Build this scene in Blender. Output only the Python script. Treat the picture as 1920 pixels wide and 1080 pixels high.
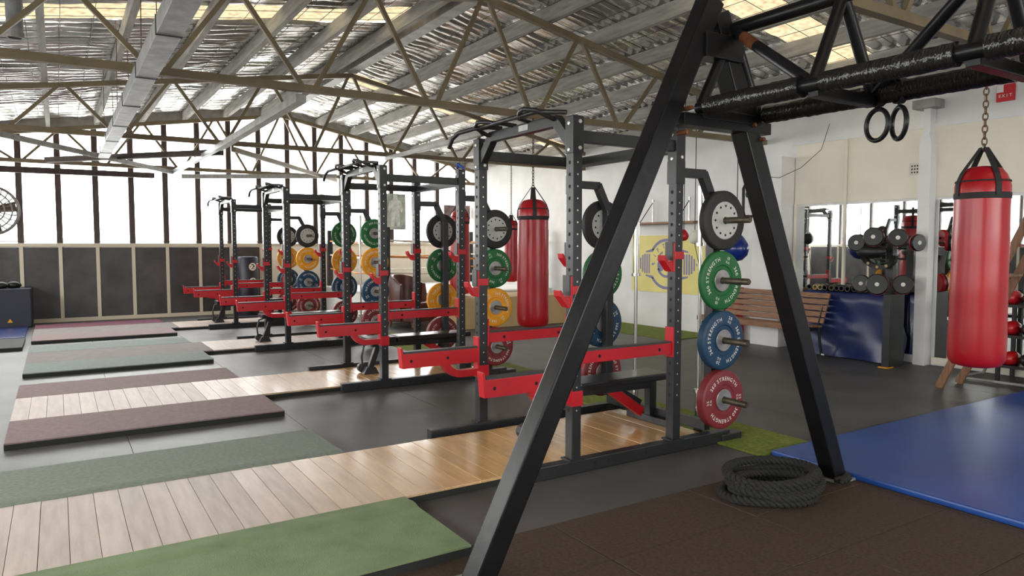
import bpy, bmesh, math, random
from mathutils import Vector, Matrix, noise
for o in list(bpy.data.objects): bpy.data.objects.remove(o)
S = bpy.context.scene
COL = S.collection
R = random.Random(7)
PI = math.pi

# ------------------------------------------------------------------ camera, sky, exposure
FPX = 1341.0
cam_d = bpy.data.cameras.new('camera'); cam_d.sensor_width = 36; cam_d.lens = FPX / 1920 * 36; cam_d.clip_start = .05
cam = bpy.data.objects.new('camera', cam_d); COL.objects.link(cam)
cam.location = (0, 0, 1.43)
cam.rotation_euler = (PI / 2 - math.atan2(80, FPX), 0, -math.atan2(852, FPX))
S.camera = cam
world = bpy.data.worlds.new('overcast_sky'); S.world = world; world.use_nodes = True
bg = world.node_tree.nodes['Background']
bg.inputs[0].default_value = (1, .985, .965, 1); bg.inputs[1].default_value = 4.0
S.view_settings.view_transform = 'Standard'; S.view_settings.look = 'None'
S.view_settings.exposure = 1.85; S.view_settings.gamma = 1; S.view_settings.use_curve_mapping = False

# ------------------------------------------------------------------ building extents
XL, XR, YF, YB = -3.2, 8.8, -4.5, 15.8
RX, RZ, SL, SR = 4.06, 4.17, .155, .195          # ridge x, truss apex height, left and right slopes
SILL = 1.46
def roofz(x): return RZ - (SL * (RX - x) if x < RX else SR * (x - RX))

def portal(loc, rot, sx, sy):
    l = bpy.data.lights.new('daylight_portal', 'AREA'); l.shape = 'RECTANGLE'; l.size = sx; l.size_y = sy
    l.cycles.is_portal = True
    o = bpy.data.objects.new('daylight_portal', l); COL.objects.link(o); o.location = loc; o.rotation_euler = rot
portal(((XL + XR) / 2, YB + .12, 2.8), (-PI / 2, 0, 0), 12, 2.8)
portal((XL - .12, 6, 2.1), (0, -PI / 2, 0), 1.3, 17)
portal((3.0, YF - .12, 2.2), (PI / 2, 0, 0), 9, 1.6)

# ------------------------------------------------------------------ materials
def mat(name, col, rough=.5, metal=0., var=0., vscale=6., bump=0., bscale=60., spec=.5, coat=0., col2=None, stretch=None, detail=4.):
    m = bpy.data.materials.new(name); m.use_nodes = True
    nt = m.node_tree; b = nt.nodes['Principled BSDF']
    b.inputs['Base Color'].default_value = (*col, 1); b.inputs['Roughness'].default_value = rough
    b.inputs['Metallic'].default_value = metal; b.inputs['Specular IOR Level'].default_value = spec
    if coat: b.inputs['Coat Weight'].default_value = coat; b.inputs['Coat Roughness'].default_value = .15
    if var or bump or col2:
        tc = nt.nodes.new('ShaderNodeTexCoord'); src = tc.outputs['Object']
        if stretch:
            mp = nt.nodes.new('ShaderNodeMapping'); mp.inputs['Scale'].default_value = stretch
            nt.links.new(src, mp.inputs[0]); src = mp.outputs[0]
    if var or col2:
        n = nt.nodes.new('ShaderNodeTexNoise'); n.inputs['Scale'].default_value = vscale; n.inputs['Detail'].default_value = detail
        r = nt.nodes.new('ShaderNodeValToRGB')
        c2 = col2 if col2 else tuple(min(1, c * (1 + var)) for c in col)
        c1 = col if col2 else tuple(c * (1 - var) for c in col)
        r.color_ramp.elements[0].position = .32; r.color_ramp.elements[1].position = .68
        r.color_ramp.elements[0].color = (*c1, 1); r.color_ramp.elements[1].color = (*c2, 1)
        nt.links.new(src, n.inputs['Vector']); nt.links.new(n.outputs[0], r.inputs[0]); nt.links.new(r.outputs[0], b.inputs['Base Color'])
    if bump:
        n2 = nt.nodes.new('ShaderNodeTexNoise'); n2.inputs['Scale'].default_value = bscale
        bp = nt.nodes.new('ShaderNodeBump'); bp.inputs['Strength'].default_value = bump; bp.inputs['Distance'].default_value = .01
        nt.links.new(src, n2.inputs['Vector']); nt.links.new(n2.outputs[0], bp.inputs['Height']); nt.links.new(bp.outputs[0], b.inputs['Normal'])
    return m
M = dict(
    white_wall=mat('white_wall_paint', (.80, .80, .79), .75, var=.06, vscale=2.2, bump=.25, bscale=14),
    cream=mat('cream_paint', (.86, .80, .68), .7, var=.05, vscale=2),
    concrete=mat('rubber_floor', (.07, .07, .072), .36, var=.22, vscale=1.3, bump=.12, bscale=160),
    rubber=mat('grey_rubber', (.082, .081, .080), .44, var=.22, vscale=1.6, bump=.15, bscale=220, spec=.35),
    brown=mat('brown_rubber_tile', (.056, .033, .021), .7, var=.35, vscale=60, bump=.3, bscale=260),
    turf=mat('artificial_turf', (.17, .22, .022), .9, var=.3, vscale=40, bump=.8, bscale=300),
    bluemat=mat('blue_vinyl', (.014, .066, .29), .38, var=.15, vscale=1.5, bump=.12, bscale=5),
    navy=mat('navy_vinyl', (.016, .028, .12), .28, var=.2, vscale=3),
    darknavy=mat('dark_navy_vinyl', (.010, .012, .026), .4, var=.2, vscale=3),
    foil=mat('silver_foil', (.93, .93, .94), .22, metal=.8, var=.10, vscale=3, bump=.6, bscale=12, stretch=(1, 3, 1)),
    timber=mat('grey_timber', (.36, .35, .325), .75, var=.22, vscale=5, stretch=(4, .5, 4)),
    steel=mat('taupe_steel_paint', (.20, .152, .088), .55, var=.15, vscale=4),
    gusset=mat('pale_grey_steel', (.30, .295, .28), .5, metal=.2, var=.2),
    galv=mat('galvanised_sheet', (.36, .37, .385), .42, metal=.55, var=.25, vscale=9),
    wire=mat('dark_wire', (.05, .05, .05), .5),
    mull=mat('dark_timber_mullion', (.060, .038, .034), .6, var=.3, vscale=9, stretch=(3, 3, .4)),
    panel=mat('charcoal_board', (.05, .046, .044), .45, var=.35, vscale=3.2, detail=8),
    batten=mat('cream_batten', (.62, .55, .42), .6),
    rackblk=mat('black_powdercoat', (.015, .016, .018), .38, var=.1, vscale=12, bump=.04, bscale=300),
    hole=mat('hole_dark', (.004, .004, .004), .8),
    pin=mat('bright_bolt', (.62, .60, .55), .35, metal=.7),
    red=mat('red_powdercoat', (.46, .008, .016), .34, var=.08, vscale=6),
    uhmw=mat('black_liner', (.035, .035, .035), .45),
    steelrod=mat('bare_steel', (.50, .48, .44), .3, metal=.9, var=.1),
    horn=mat('worn_steel_sleeve', (.10, .082, .058), .5, metal=.7, var=.35, vscale=20),
    chrome=mat('chrome', (.5, .49, .46), .28, metal=1),
    pgreen=mat('green_bumper', (.010, .125, .030), .5, var=.08), pyellow=mat('yellow_bumper', (.80, .33, .012), .5, var=.08),
    pblue=mat('blue_bumper', (.010, .048, .105), .5, var=.08), pred=mat('red_bumper', (.20, .022, .028), .5, var=.08),
    pblack=mat('black_bumper', (.018, .017, .016), .6, var=.2),
    hub=mat('steel_hub', (.36, .35, .34), .38, metal=.6, var=.2, vscale=15),
    hubgrey=mat('grey_disc', (.47, .47, .44), .5, var=.08),
    letter=mat('cream_lettering', (.78, .76, .68), .6),
    vinylblk=mat('black_vinyl', (.016, .016, .017), .3, var=.1),
    bagred=mat('red_vinyl', (.40, .006, .013), .30, var=.12, vscale=4, bump=.10, bscale=7, stretch=(1, 1, .6)),
    strap=mat('black_webbing', (.014, .014, .014), .7),
    chain=mat('rusty_chain', (.17, .10, .06), .5, metal=.6),
    rigblk=mat('black_gloss_paint', (.006, .006, .007), .36, var=.2, vscale=8, bump=.10, bscale=25, spec=.3),
    rust=mat('rust_patch', (.16, .055, .02), .5, metal=.3, var=.4, vscale=25),
    tape=mat('black_tape', (.010, .010, .010), .22, bump=.9, bscale=32, stretch=(1, 3, 1)),
    ropem=mat('black_rope', (.015, .015, .013), .9, var=.3, vscale=60, bump=.3, bscale=200),
    plank=mat('slat_wood', (.25, .125, .065), .55, var=.35, vscale=14, stretch=(8, .6, 8)),
    ladder=mat('ladder_wood', (.21, .10, .05), .55, var=.3, vscale=10, stretch=(5, 5, .6)),
    iron=mat('cast_iron', (.012, .012, .012), .5),
    tan=mat('tan_box', (.56, .39, .20), .7, var=.06), canvas=mat('white_canvas', (.78, .77, .73), .7, var=.05),
    leather=mat('brown_leather', (.10, .022, .016), .35, var=.3, vscale=8),
    ropewhite=mat('ring_rope_white', (.75, .71, .62), .7), ropeorange=mat('ring_rope_orange', (.55, .22, .06), .7),
    banner=mat('yellow_banner', (.84, .74, .28), .8, var=.05, vscale=3), purple=mat('purple_print', (.26, .24, .42), .8),
    signred=mat('sign_red', (.62, .012, .02), .5), signwhite=mat('sign_white', (.85, .85, .85), .5),
    mapleA=mat('mat_pink', (.23, .165, .165), .8, spec=.2, var=.1, vscale=30, bump=.15, bscale=200),
    plum=mat('mat_plum', (.12, .04, .062), .8, spec=.2, var=.15, vscale=20, bump=.15, bscale=200),
    sage=mat('mat_sage', (.19, .215, .18), .8, spec=.25, var=.12, vscale=40, bump=.3, bscale=220, col2=None),
    greenmat=mat('mat_green', (.175, .232, .122), .8, spec=.25, var=.12, vscale=6, bump=.3, bscale=220),
    mint=mat('mat_mint', (.20, .23, .22), .8, spec=.2, var=.1, vscale=20),
    matedge=mat('mat_black_edge', (.012, .013, .012), .8),
    rubberplat=mat('platform_rubber', (.19, .165, .155), .75, spec=.25, var=.1, vscale=10),
    board=mat('worn_ply', (.42, .34, .295), .5, spec=.35, var=.13, vscale=5, stretch=(5, .6, 5)),
    board2=mat('worn_ply_dark', (.385, .31, .265), .5, spec=.35, var=.16, vscale=5, stretch=(5, .6, 5)),
    varn=mat('varnished_board', (.58, .34, .145), .24, var=.10, vscale=5, stretch=(5, .6, 5), coat=.5),
    varn2=mat('varnished_board_light', (.62, .38, .17), .24, var=.10, vscale=5, stretch=(5, .6, 5), coat=.5),
    midboard=mat('honey_board', (.55, .40, .28), .34, var=.12, vscale=5, stretch=(5, .6, 5), coat=.2),
    fanwhite=mat('fan_wire', (.16, .14, .12), .5), fanbrown=mat('fan_blade', (.10, .055, .035), .5),
    amber=mat('amber_sign', (.8, .32, .01), .5),
    gloveA=mat('glove_black', (.007, .007, .007), .42, var=.2), gloveB=mat('glove_olive', (.10, .085, .04), .6, var=.3), gloveC=mat('glove_tan', (.42, .31, .14), .6), lime=mat('lime_cloth', (.20, .45, .04), .8),
    tilegrey=mat('vent_white', (.70, .67, .58), .6),
    photo=mat('faded_photo_print', (.16, .19, .16), .5, col2=(.42, .46, .41), vscale=4), photofig=mat('faded_photo_figure', (.5, .52, .49), .5, var=.25, vscale=10),
    postergrey=mat('dark_print', (.05, .06, .08), .5, col2=(.25, .14, .12), vscale=9),
    skin=mat('glove_red', (.48, .01, .015), .35),
    plastblue=mat('blue_ball', (.008, .028, .19), .22), strapblue=mat('blue_strap', (.02, .09, .42), .6),
    brick=mat('outside_concrete', (.4, .4, .38), .9),
    lampglass=mat('lamp_glass', (.75, .75, .72), .3),
)
def glass_mat(name, tint, gl):
    m = bpy.data.materials.new(name); m.use_nodes = True; nt = m.node_tree
    for n in list(nt.nodes): nt.nodes.remove(n)
    o = nt.nodes.new('ShaderNodeOutputMaterial'); t = nt.nodes.new('ShaderNodeBsdfTransparent'); g = nt.nodes.new('ShaderNodeBsdfGlossy'); x = nt.nodes.new('ShaderNodeMixShader')
    t.inputs[0].default_value = (*tint, 1); g.inputs['Roughness'].default_value = .05; x.inputs[0].default_value = gl
    nt.links.new(t.outputs[0], x.inputs[1]); nt.links.new(g.outputs[0], x.inputs[2]); nt.links.new(x.outputs[0], o.inputs[0]); return m
M['glass'] = glass_mat('window_glass', (.96, .97, .97), .05)
def trans_mat(name, col):
    m = bpy.data.materials.new(name); m.use_nodes = True; nt = m.node_tree
    for n in list(nt.nodes): nt.nodes.remove(n)
    o = nt.nodes.new('ShaderNodeOutputMaterial'); t = nt.nodes.new('ShaderNodeBsdfTranslucent'); d = nt.nodes.new('ShaderNodeBsdfDiffuse'); x = nt.nodes.new('ShaderNodeMixShader')
    tc = nt.nodes.new('ShaderNodeTexCoord'); n = nt.nodes.new('ShaderNodeTexNoise'); n.inputs['Scale'].default_value = 14; n.inputs['Detail'].default_value = 6
    r = nt.nodes.new('ShaderNodeValToRGB'); r.color_ramp.elements[0].color = (*[c * .55 for c in col], 1); r.color_ramp.elements[1].color = (*col, 1)
    r.color_ramp.elements[0].position = .3; r.color_ramp.elements[1].position = .6
    nt.links.new(tc.outputs['Object'], n.inputs['Vector']); nt.links.new(n.outputs[0], r.inputs[0]); nt.links.new(r.outputs[0], t.inputs[0]); nt.links.new(r.outputs[0], d.inputs[0])
    x.inputs[0].default_value = .3
    nt.links.new(t.outputs[0], x.inputs[1]); nt.links.new(d.outputs[0], x.inputs[2]); nt.links.new(x.outputs[0], o.inputs[0]); return m
M['skylight'] = trans_mat('fibreglass_skylight', (.135, .108, .068))
mm = mat('mirror_glass', (.82, .84, .83), .015, metal=1); M['mirror'] = mm

# ------------------------------------------------------------------ mesh helpers
class MB:
    def __init__(s): s.v = []; s.f = []; s.sm = False
    def add(s, vs, fs):
        o = len(s.v); s.v += [tuple(v) for v in vs]; s.f += [tuple(i + o for i in f) for f in fs]; return s
    def box(s, x0, x1, y0, y1, z0, z1):
        return s.add([(x0, y0, z0), (x1, y0, z0), (x1, y1, z0), (x0, y1, z0), (x0, y0, z1), (x1, y0, z1), (x1, y1, z1), (x0, y1, z1)],
                     [(0, 3, 2, 1), (4, 5, 6, 7), (0, 1, 5, 4), (1, 2, 6, 5), (2, 3, 7, 6), (3, 0, 4, 7)])
    def cbox(s, x, y, z, a, b, c): return s.box(x - a / 2, x + a / 2, y - b / 2, y + b / 2, z - c / 2, z + c / 2)
    def bar(s, p, q, w, h, up=(0, 0, 1)):                       # square bar from p to q, width w sideways, h along up
        p, q = Vector(p), Vector(q); d = (q - p).normalized(); u = Vector(up)
        if abs(d.dot(u)) > .98: u = Vector((0, 1, 0))
        sd = d.cross(u).normalized() * w / 2; uu = sd.cross(d).normalized() * h / 2
        vs = [p - sd - uu, p + sd - uu, p + sd + uu, p - sd + uu, q - sd - uu, q + sd - uu, q + sd + uu, q - sd + uu]
        return s.add(vs, [(0, 1, 2, 3), (7, 6, 5, 4), (0, 4, 5, 1), (1, 5, 6, 2), (2, 6, 7, 3), (3, 7, 4, 0)])
    def tube(s, path, r, n=8, closed=False, cap=True):
        P = [Vector(p) for p in path]; N = len(P); rings = []; prev = None
        for i in range(N):
            a = P[(i - 1) % N] if (closed or i) else P[i]; b = P[(i + 1) % N] if (closed or i < N - 1) else P[i]
            d = (b - a).normalized()
            if prev is None:
                u = Vector((0, 0, 1)) if abs(d.z) < .9 else Vector((1, 0, 0))
                prev = (u - d * u.dot(d)).normalized()
            else:
                prev = (prev - d * prev.dot(d)).normalized()
            w = d.cross(prev); rr = r[i] if isinstance(r, (list, tuple)) else r
            rings.append([P[i] + (prev * math.cos(2 * PI * k / n) + w * math.sin(2 * PI * k / n)) * rr for k in range(n)])
        vs = [v for g in rings for v in g]; fs = []
        for i in range(N if closed else N - 1):
            j = (i + 1) % N
            for k in range(n): fs.append((i * n + k, i * n + (k + 1) % n, j * n + (k + 1) % n, j * n + k))
        if cap and not closed: fs += [tuple(range(n))[::-1], tuple((N - 1) * n + k for k in range(n))]
        return s.add(vs, fs)
    def lathe(s, prof, n=24, axis='z', c=(0, 0, 0)):             # prof: (radius, height)
        vs = []; fs = []; L = len(prof)
        for k in range(n):
            a = 2 * PI * k / n; ca, sa = math.cos(a), math.sin(a)
            for r, h in prof:
                p = (r * ca, r * sa, h) if axis == 'z' else ((r * ca, h, -r * sa) if axis == 'y' else (h, r * ca, r * sa))
                vs.append((p[0] + c[0], p[1] + c[1], p[2] + c[2]))
        for k in range(n):
            j = (k + 1) % n
            for i in range(L - 1): fs.append((k * L + i, j * L + i, j * L + i + 1, k * L + i + 1))
        return s.add(vs, fs)
    def disc(s, c, r, axis, n=10):
        vs = []
        for k in range(n):
            a = 2 * PI * k / n; u, w = r * math.cos(a), r * math.sin(a)
            vs.append({'x': (c[0], c[1] + u, c[2] + w), 'y': (c[0] + u, c[1], c[2] + w), 'z': (c[0] + u, c[1] + w, c[2])}[axis])
        return s.add(vs, [tuple(range(n))])
    def poly(s, pts, z0, z1, plane='xy', at=None):               # extruded polygon; plane 'xz' extrudes along y, 'yz' along x
        n = len(pts)
        def P(p, h): return (p[0], p[1], h) if plane == 'xy' else ((p[0], h, p[1]) if plane == 'xz' else (h, p[0], p[1]))
        return s.add([P(p, z0) for p in pts] + [P(p, z1) for p in pts],
                     [tuple(range(n))[::-1], tuple(range(n, 2 * n))] + [(i, (i + 1) % n, n + (i + 1) % n, n + i) for i in range(n)])
    def build(s, name, m, parent=None, bevel=0, smooth=None, fix=True):
        me = bpy.data.meshes.new(name); me.from_pydata(s.v, [], s.f)
        if fix or bevel:
            bm = bmesh.new(); bm.from_mesh(me)
            if fix: bmesh.ops.recalc_face_normals(bm, faces=bm.faces)
            if bevel: bmesh.ops.bevel(bm, geom=[e for e in bm.edges if len(e.link_faces) == 2 and e.calc_face_angle() > .5], offset=bevel, segments=2, affect='EDGES', profile=.6)
            bm.to_mesh(me); bm.free()
        me.materials.append(M[m] if isinstance(m, str) else m)
        if smooth is not None:
            me.shade_smooth() if smooth >= 180 else me.set_sharp_from_angle(angle=math.radians(smooth)) if hasattr(me, 'set_sharp_from_angle') else None
            me.polygons.foreach_set('use_smooth', [True] * len(me.polygons))
        o = bpy.data.objects.new(name, me); COL.objects.link(o)
        if parent is not None: o.parent = parent
        return o
def tag(o, label=None, cat=None, group=None, kind=None):
    if label: o['label'] = label
    if cat: o['category'] = cat
    if group: o['group'] = group
    if kind: o['kind'] = kind
    return o
def empty(name, loc=(0, 0, 0), rz=0, **k):
    o = bpy.data.objects.new(name, None); COL.objects.link(o); o.location = loc; o.rotation_euler = (0, 0, rz); o.empty_display_size = .1
    return tag(o, **k)
def kids(o): return [c for c in bpy.data.objects if c.parent == o]
def copy_tree(o, parent=None, **k):
    c = o.copy(); COL.objects.link(c); c.parent = parent
    for ch in kids(o): copy_tree(ch, c)
    return tag(c, **k)
def inst(o, loc, parent=None, rz=None):
    c = o.copy(); COL.objects.link(c); c.parent = parent if parent else o.parent; c.location = loc
    if rz is not None: c.rotation_euler = (0, 0, rz)
    return c

# ------------------------------------------------------------------ floor
fl = MB().box(XL, XR, YF, YB, -.12, -.012).build('floor', 'concrete')
tag(fl, 'dark grey rubber gym floor', kind='structure')
strip_w = 1.2
x = XL
while x < XR - .01:                                              # rubber rolls laid along the hall
    x1 = min(x + strip_w, XR)
    MB().box(x + .002, x1 - .002, 2.922, YB - .02, -.012, 0).build('rubber_roll', 'rubber', fl)
    x = x1
ty = 2.918; row = 0
while ty > -1.2:
    tx = 2.09 - .98 * 3 ; 
    while tx < 8.75:
        MB().box(tx + .004, min(tx + .976, XR - .01), ty - .481, ty, -.012, .002 + R.uniform(-.001, .001)).build('rubber_tile', 'brown', fl, bevel=.003)
        tx += .98
    ty -= .485; row += 1
MB().box(XL, XR, YF, ty, -.012, 0).build('rubber_roll', 'rubber', fl)

# ------------------------------------------------------------------ walls
wr = MB().box(XR, XR + .25, YF - .2, YB + .2, -.12, roofz(XR) + .25).build('wall_right', 'white_wall')
tag(wr, 'white painted masonry side wall with mirrors and banner', kind='structure')
MB().box(XR - .02, XR, 3.0, 6.4, 2.0, 2.82).build('lamp_tint_band', 'cream', wr)  # cream tint stands in for yellowish lamp light on the white wall
MB().box(XR - .035, XR, YF, 6.45, 2.82, 2.87).build('ledge', 'white_wall', wr)
wl = empty('wall_left', (0, 0, 0), label='unseen side wall with a long row of windows added for daylight', kind='structure')
MB().box(XL - .2, XL, YF - .2, YB + .2, -.12, 1.46).build('lower_wall', 'cream', wl)
MB().box(XL - .2, XL, YF - .2, YB + .2, 2.75, roofz(XL) + .3).build('upper_wall', 'white_wall', wl)
MB().box(XL - .2, XL, YF - .2, -2.5, 1.46, 2.75).build('wall_pier', 'white_wall', wl)
MB().box(XL - .2, XL, 14.5, YB + .2, 1.46, 2.75).build('wall_pier', 'white_wall', wl)
y = -2.5
while y < 14.4:  # unseen window row, added to carry daylight from the left into the foreground
    MB().box(XL, XL + .02, y + .03, y + .97, .07, 1.38).build('board_panel', 'panel', wl)
    MB().box(XL, XL + .03, y - .03, y + .03, 0, 1.42).build('batten', 'batten', wl)
    MB().box(XL - .13, XL - .03, y - .04, y + .04, 1.46, 2.75).build('mullion', 'mull', wl)
    MB().box(XL - .085, XL - .079, y + .04, y + .96, 1.46, 2.75).build('pane', 'glass', wl)
    y += 1.0
wf = empty('wall_front', (0, 0, 0), label='end wall behind the camera with a row of windows added for fill daylight', kind='structure')
MB().box(XL - .2, XR + .2, YF - .2, YF, -.12, 1.46).build('lower_wall', 'cream', wf); MB().box(XL - .2, XR + .2, YF - .2, YF, 2.95, 4.6).build('upper_wall', 'white_wall', wf)
MB().box(XL - .2, -1.5, YF - .2, YF, 1.46, 2.95).build('wall_pier', 'white_wall', wf); MB().box(7.5, XR + .2, YF - .2, YF, 1.46, 2.95).build('wall_pier', 'white_wall', wf)
for k in range(9):  # windows out of view, added as daylight fill for the foreground
    x = -1.5 + k
    MB().box(x - .05, x + .05, YF - .13, YF - .03, 1.46, 2.95).build('mullion', 'mull', wf); MB().box(x + .05, x + .95, YF - .085, YF - .079, 1.46, 2.95).build('pane', 'glass', wf)

wb = MB().box(XL - .2, XR + .2, YB, YB + .2, -.12, SILL - .03).build('wall_back', 'cream'); tag(wb, 'low cream end wall under the tall windows', kind='structure')
MB().box(XL, XR, YB - .05, YB + .2, SILL - .05, SILL + .01).build('window_sill', 'batten', wb)
PX0 = -.55 - .603 * 4
for k in range(11):
    xm = PX0 + .603 * k
    if xm > 3.7: break
    a, b = max(xm + .03, XL), min(xm + .573, 3.72)
    if b - a > .05: MB().box(a, b, YB - .03, YB, .07, SILL - .07).build('board_panel', 'panel', wb)
    if xm > XL: MB().box(xm - .03, xm + .03, YB - .045, YB, .0, SILL - .05).build('batten', 'batten', wb)
MB().box(XL, 3.75, YB - .05, YB, 0, .07).build('batten', 'batten', wb)
MB().box(3.70, 3.76, YB - .045, YB, .0, SILL - .05).build('batten', 'batten', wb)
# windows of the end wall
n = 1; xm = PX0
while xm < XR:
    a, b = max(xm, XL), min(xm + .603, XR)
    w = MB().bar((a, YB + .06, SILL), (a, YB + .06, roofz(a) + .05), .1, .1, up=(0, 1, 0)).build('window_%d' % n, 'mull')
    tag(w, 'tall bright gable window, %s bay from the left wall, %s' % ('first second third fourth fifth sixth seventh eighth ninth tenth eleventh twelfth thirteenth fourteenth fifteenth sixteenth seventeenth eighteenth nineteenth twentieth last'.split()[min(n - 1, 20)], ['above the charcoal boards', 'above the cream wall'][a > 3.7]), kind='structure')
    e = .05
    MB().poly([(a + e, SILL), (b - e, SILL), (b - e, roofz(b - e) + .02), (a + e, roofz(a + e) + .02)], YB + .06, YB + .066, 'xz').build('pane', 'glass', w)
    MB().box(a + e, b - e, YB + .04, YB + .08, SILL + .035, SILL + .05).build('glazing_bar', 'mull', w)
    n += 1; xm += .603
# outside ground seen by the light only through the windows
og = MB().box(-60, 60, -60, 60, -.4, -.15).build('outside_ground', 'brick'); tag(og, 'pale concrete yard outside the windows', kind='structure')

# ------------------------------------------------------------------ roof: foil sheets, skylights, purlins, wires
ceil = empty('ceiling', (0, 0, 0), label='pitched roof lined with silver foil over grey purlins', kind='structure')
def foil(x0, x1, y0, y1, nx, name, m, amp=.05, seed=0, up=0):
    ny = max(8, int((y1 - y0) / .028)); vs = []; fs = []
    for i in range(nx + 1):
        xx = x0 + (x1 - x0) * i / nx
        for j in range(ny + 1):
            yy = y0 + (y1 - y0) * j / ny
            ph = noise.noise((xx * .55, yy * .9, seed)) * 5.5
            a = amp * (.6 + .9 * noise.noise((xx * 1.3, yy * 2.1, 3.3 + seed)))
            z = roofz(xx) + .235 + up + a * (.55 - 1.5 * abs(math.sin(yy * 19 + ph * .5)) ** .8) + .02 * noise.noise((xx * 4, yy * 3, 9.1))
            vs.append((xx, yy, z))
    for i in range(nx):
        for j in range(ny): fs.append((i * (ny + 1) + j, (i + 1) * (ny + 1) + j, (i + 1) * (ny + 1) + j + 1, i * (ny + 1) + j + 1))
    return MB().add(vs, fs).build(name, m, ceil, smooth=180, fix=False)
def slope(x0, x1, gaps, seed):
    y = YF - .3; nx = 44
    for g0, g1 in gaps + [(YB + .3, None)]:
        foil(x0, x1, y, g0, nx, 'foil_lining', 'foil', seed=seed)
        if g1: foil(x0, x1, g0 - .25, g1 + .25, nx, 'skylight_sheet', 'skylight', amp=.012, seed=seed, up=.07); y = g1
slope(XL - .2, RX - .12, [(.4, 1.4), (8.3, 8.95)], 0)  # first gap is an unseen skylight added to boost the light
slope(RX + .12, XR + .2, [(.4, 1.4), (4.85, 5.42), (11.75, 12.35)], 5)  # first gap again an added skylight out of view, for more light
MB().box(RX - .16, RX + .16, YF, YB, RZ + .22, RZ + .27).build('ridge_cap', 'galv', ceil)
px = [RX - .30 - .765 * k for k in range(10)] + [RX + .87 + .75 * k for k in range(6)]
for xx in px:
    if xx < XL or xx > XR: continue
    MB().box(xx - .033, xx + .033, YF, YB, roofz(xx) + .02, roofz(xx) + .19).build('purlin', 'timber', ceil)
MB().box(RX - .09, RX + .09, YF, YB, RZ + .01, RZ + .19).build('ridge_beam', 'gusset', ceil)
wm = MB()
xx = XL
while xx < XR:
    if abs(xx - RX) > .2: wm.box(xx - .0025, xx + .0025, YF, YB, roofz(xx) + .190, roofz(xx) + .195)
    xx += .3
yy = YF
while yy < YB:
    for xa, xb in ((XL, RX - .1), (RX + .1, XR)): wm.bar((xa, yy, roofz(xa) + .194), (xb, yy, roofz(xb) + .194), .005, .005)
    yy += .3
tag(wm.build('wire_netting', 'wire', ceil), kind='stuff')
MB().poly([(XL - .2, roofz(XL) + .03), (RX, RZ + .03), (XR + .2, roofz(XR) - .01), (XR + .2, roofz(XR) + .2), (RX, RZ + .24), (XL - .2, roofz(XL) + .24)], YB - .02, YB + .14, 'xz').build('gable_rafter', 'gusset', ceil)

# ------------------------------------------------------------------ trusses
BZ = 2.93
def truss(y, label):
    t = empty('roof_truss', (0, y, 0), label=label, kind='structure')
    MB().bar((XL, 0, BZ), (XR, 0, BZ), .075, .07).build('bottom_chord', 'steel', t, bevel=.004)
    MB().bar((XL, 0, roofz(XL) - .03), (RX, 0, RZ - .03), .07, .07).build('top_chord', 'steel', t, bevel=.004)
    MB().bar((RX, 0, RZ - .03), (XR, 0, roofz(XR) - .03), .07, .07).build('top_chord', 'steel', t, bevel=.004)
    for k in range(-6, 4):
        xb = RX + .655 + 1.31 * k
        for s in (-1, 1):
            xt = xb + s * .655
            if xt < XL or xt > XR or xb < XL or xb > XR: continue
            xo = xb + s * .05
            MB().bar((xo, 0, BZ), (xt - s * .04, 0, roofz(xt) - .04), .042, .042, up=(0, 1, 0)).build('web_bar', 'steel', t)
    return t
for y, l in ((2.69, 'roof truss over the wall-side punching bag, nearest the camera'), (6.94, 'roof truss over the space between the first and second racks'), (11.2, 'roof truss over the third rack'), (15.42, 'roof truss standing against the gable windows')):
    truss(y, l)
def tie(p, q, m, label, w=.09, h=.09):
    o = MB().bar(p, q, w, h).build('tie_beam', m, bevel=.004); tag(o, label, kind='structure'); return o
tie((2.03, 6.98, BZ - .085), (2.03, 11.16, BZ - .085), 'gusset', 'pale tie beam along the hall between two trusses', .1, .08)
tie((2.03, 11.24, BZ - .08), (1.97, 15.38, BZ - .08), 'galv', 'silver tie beam running to the gable windows', .07, .07)
tie((-.60, 11.24, BZ - .08), (1.95, 15.38, BZ - .085), 'timber', 'slanting brace beam left of the silver tie', .07, .07)
tie((2.25, 11.24, BZ - .08), (5.2, 15.36, BZ - .085), 'steel', 'slanting brace beam right of the silver tie', .07, .07)
tie((-2.2, 13.9, BZ - .30), (1.6, 15.3, BZ - .17), 'mull', 'dark hanging beam in front of the left windows', .1, .1)
tie((-.1, 14.8, BZ - .03), (2.25, 12.1, BZ - .03), 'mull', 'dark timber lying across the tie beams', .1, .09)
tie((2.1, 15.3, BZ - .16), (4.9, 14.4, BZ - .085), 'timber', 'grey timber hung below the gable truss', .08, .08)
tie((4.63, 6.98, BZ - .07), (4.63, 11.16, BZ - .07), 'gusset', 'pale grey purlin tie right of the ridge between trusses', .05, .06)

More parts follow.
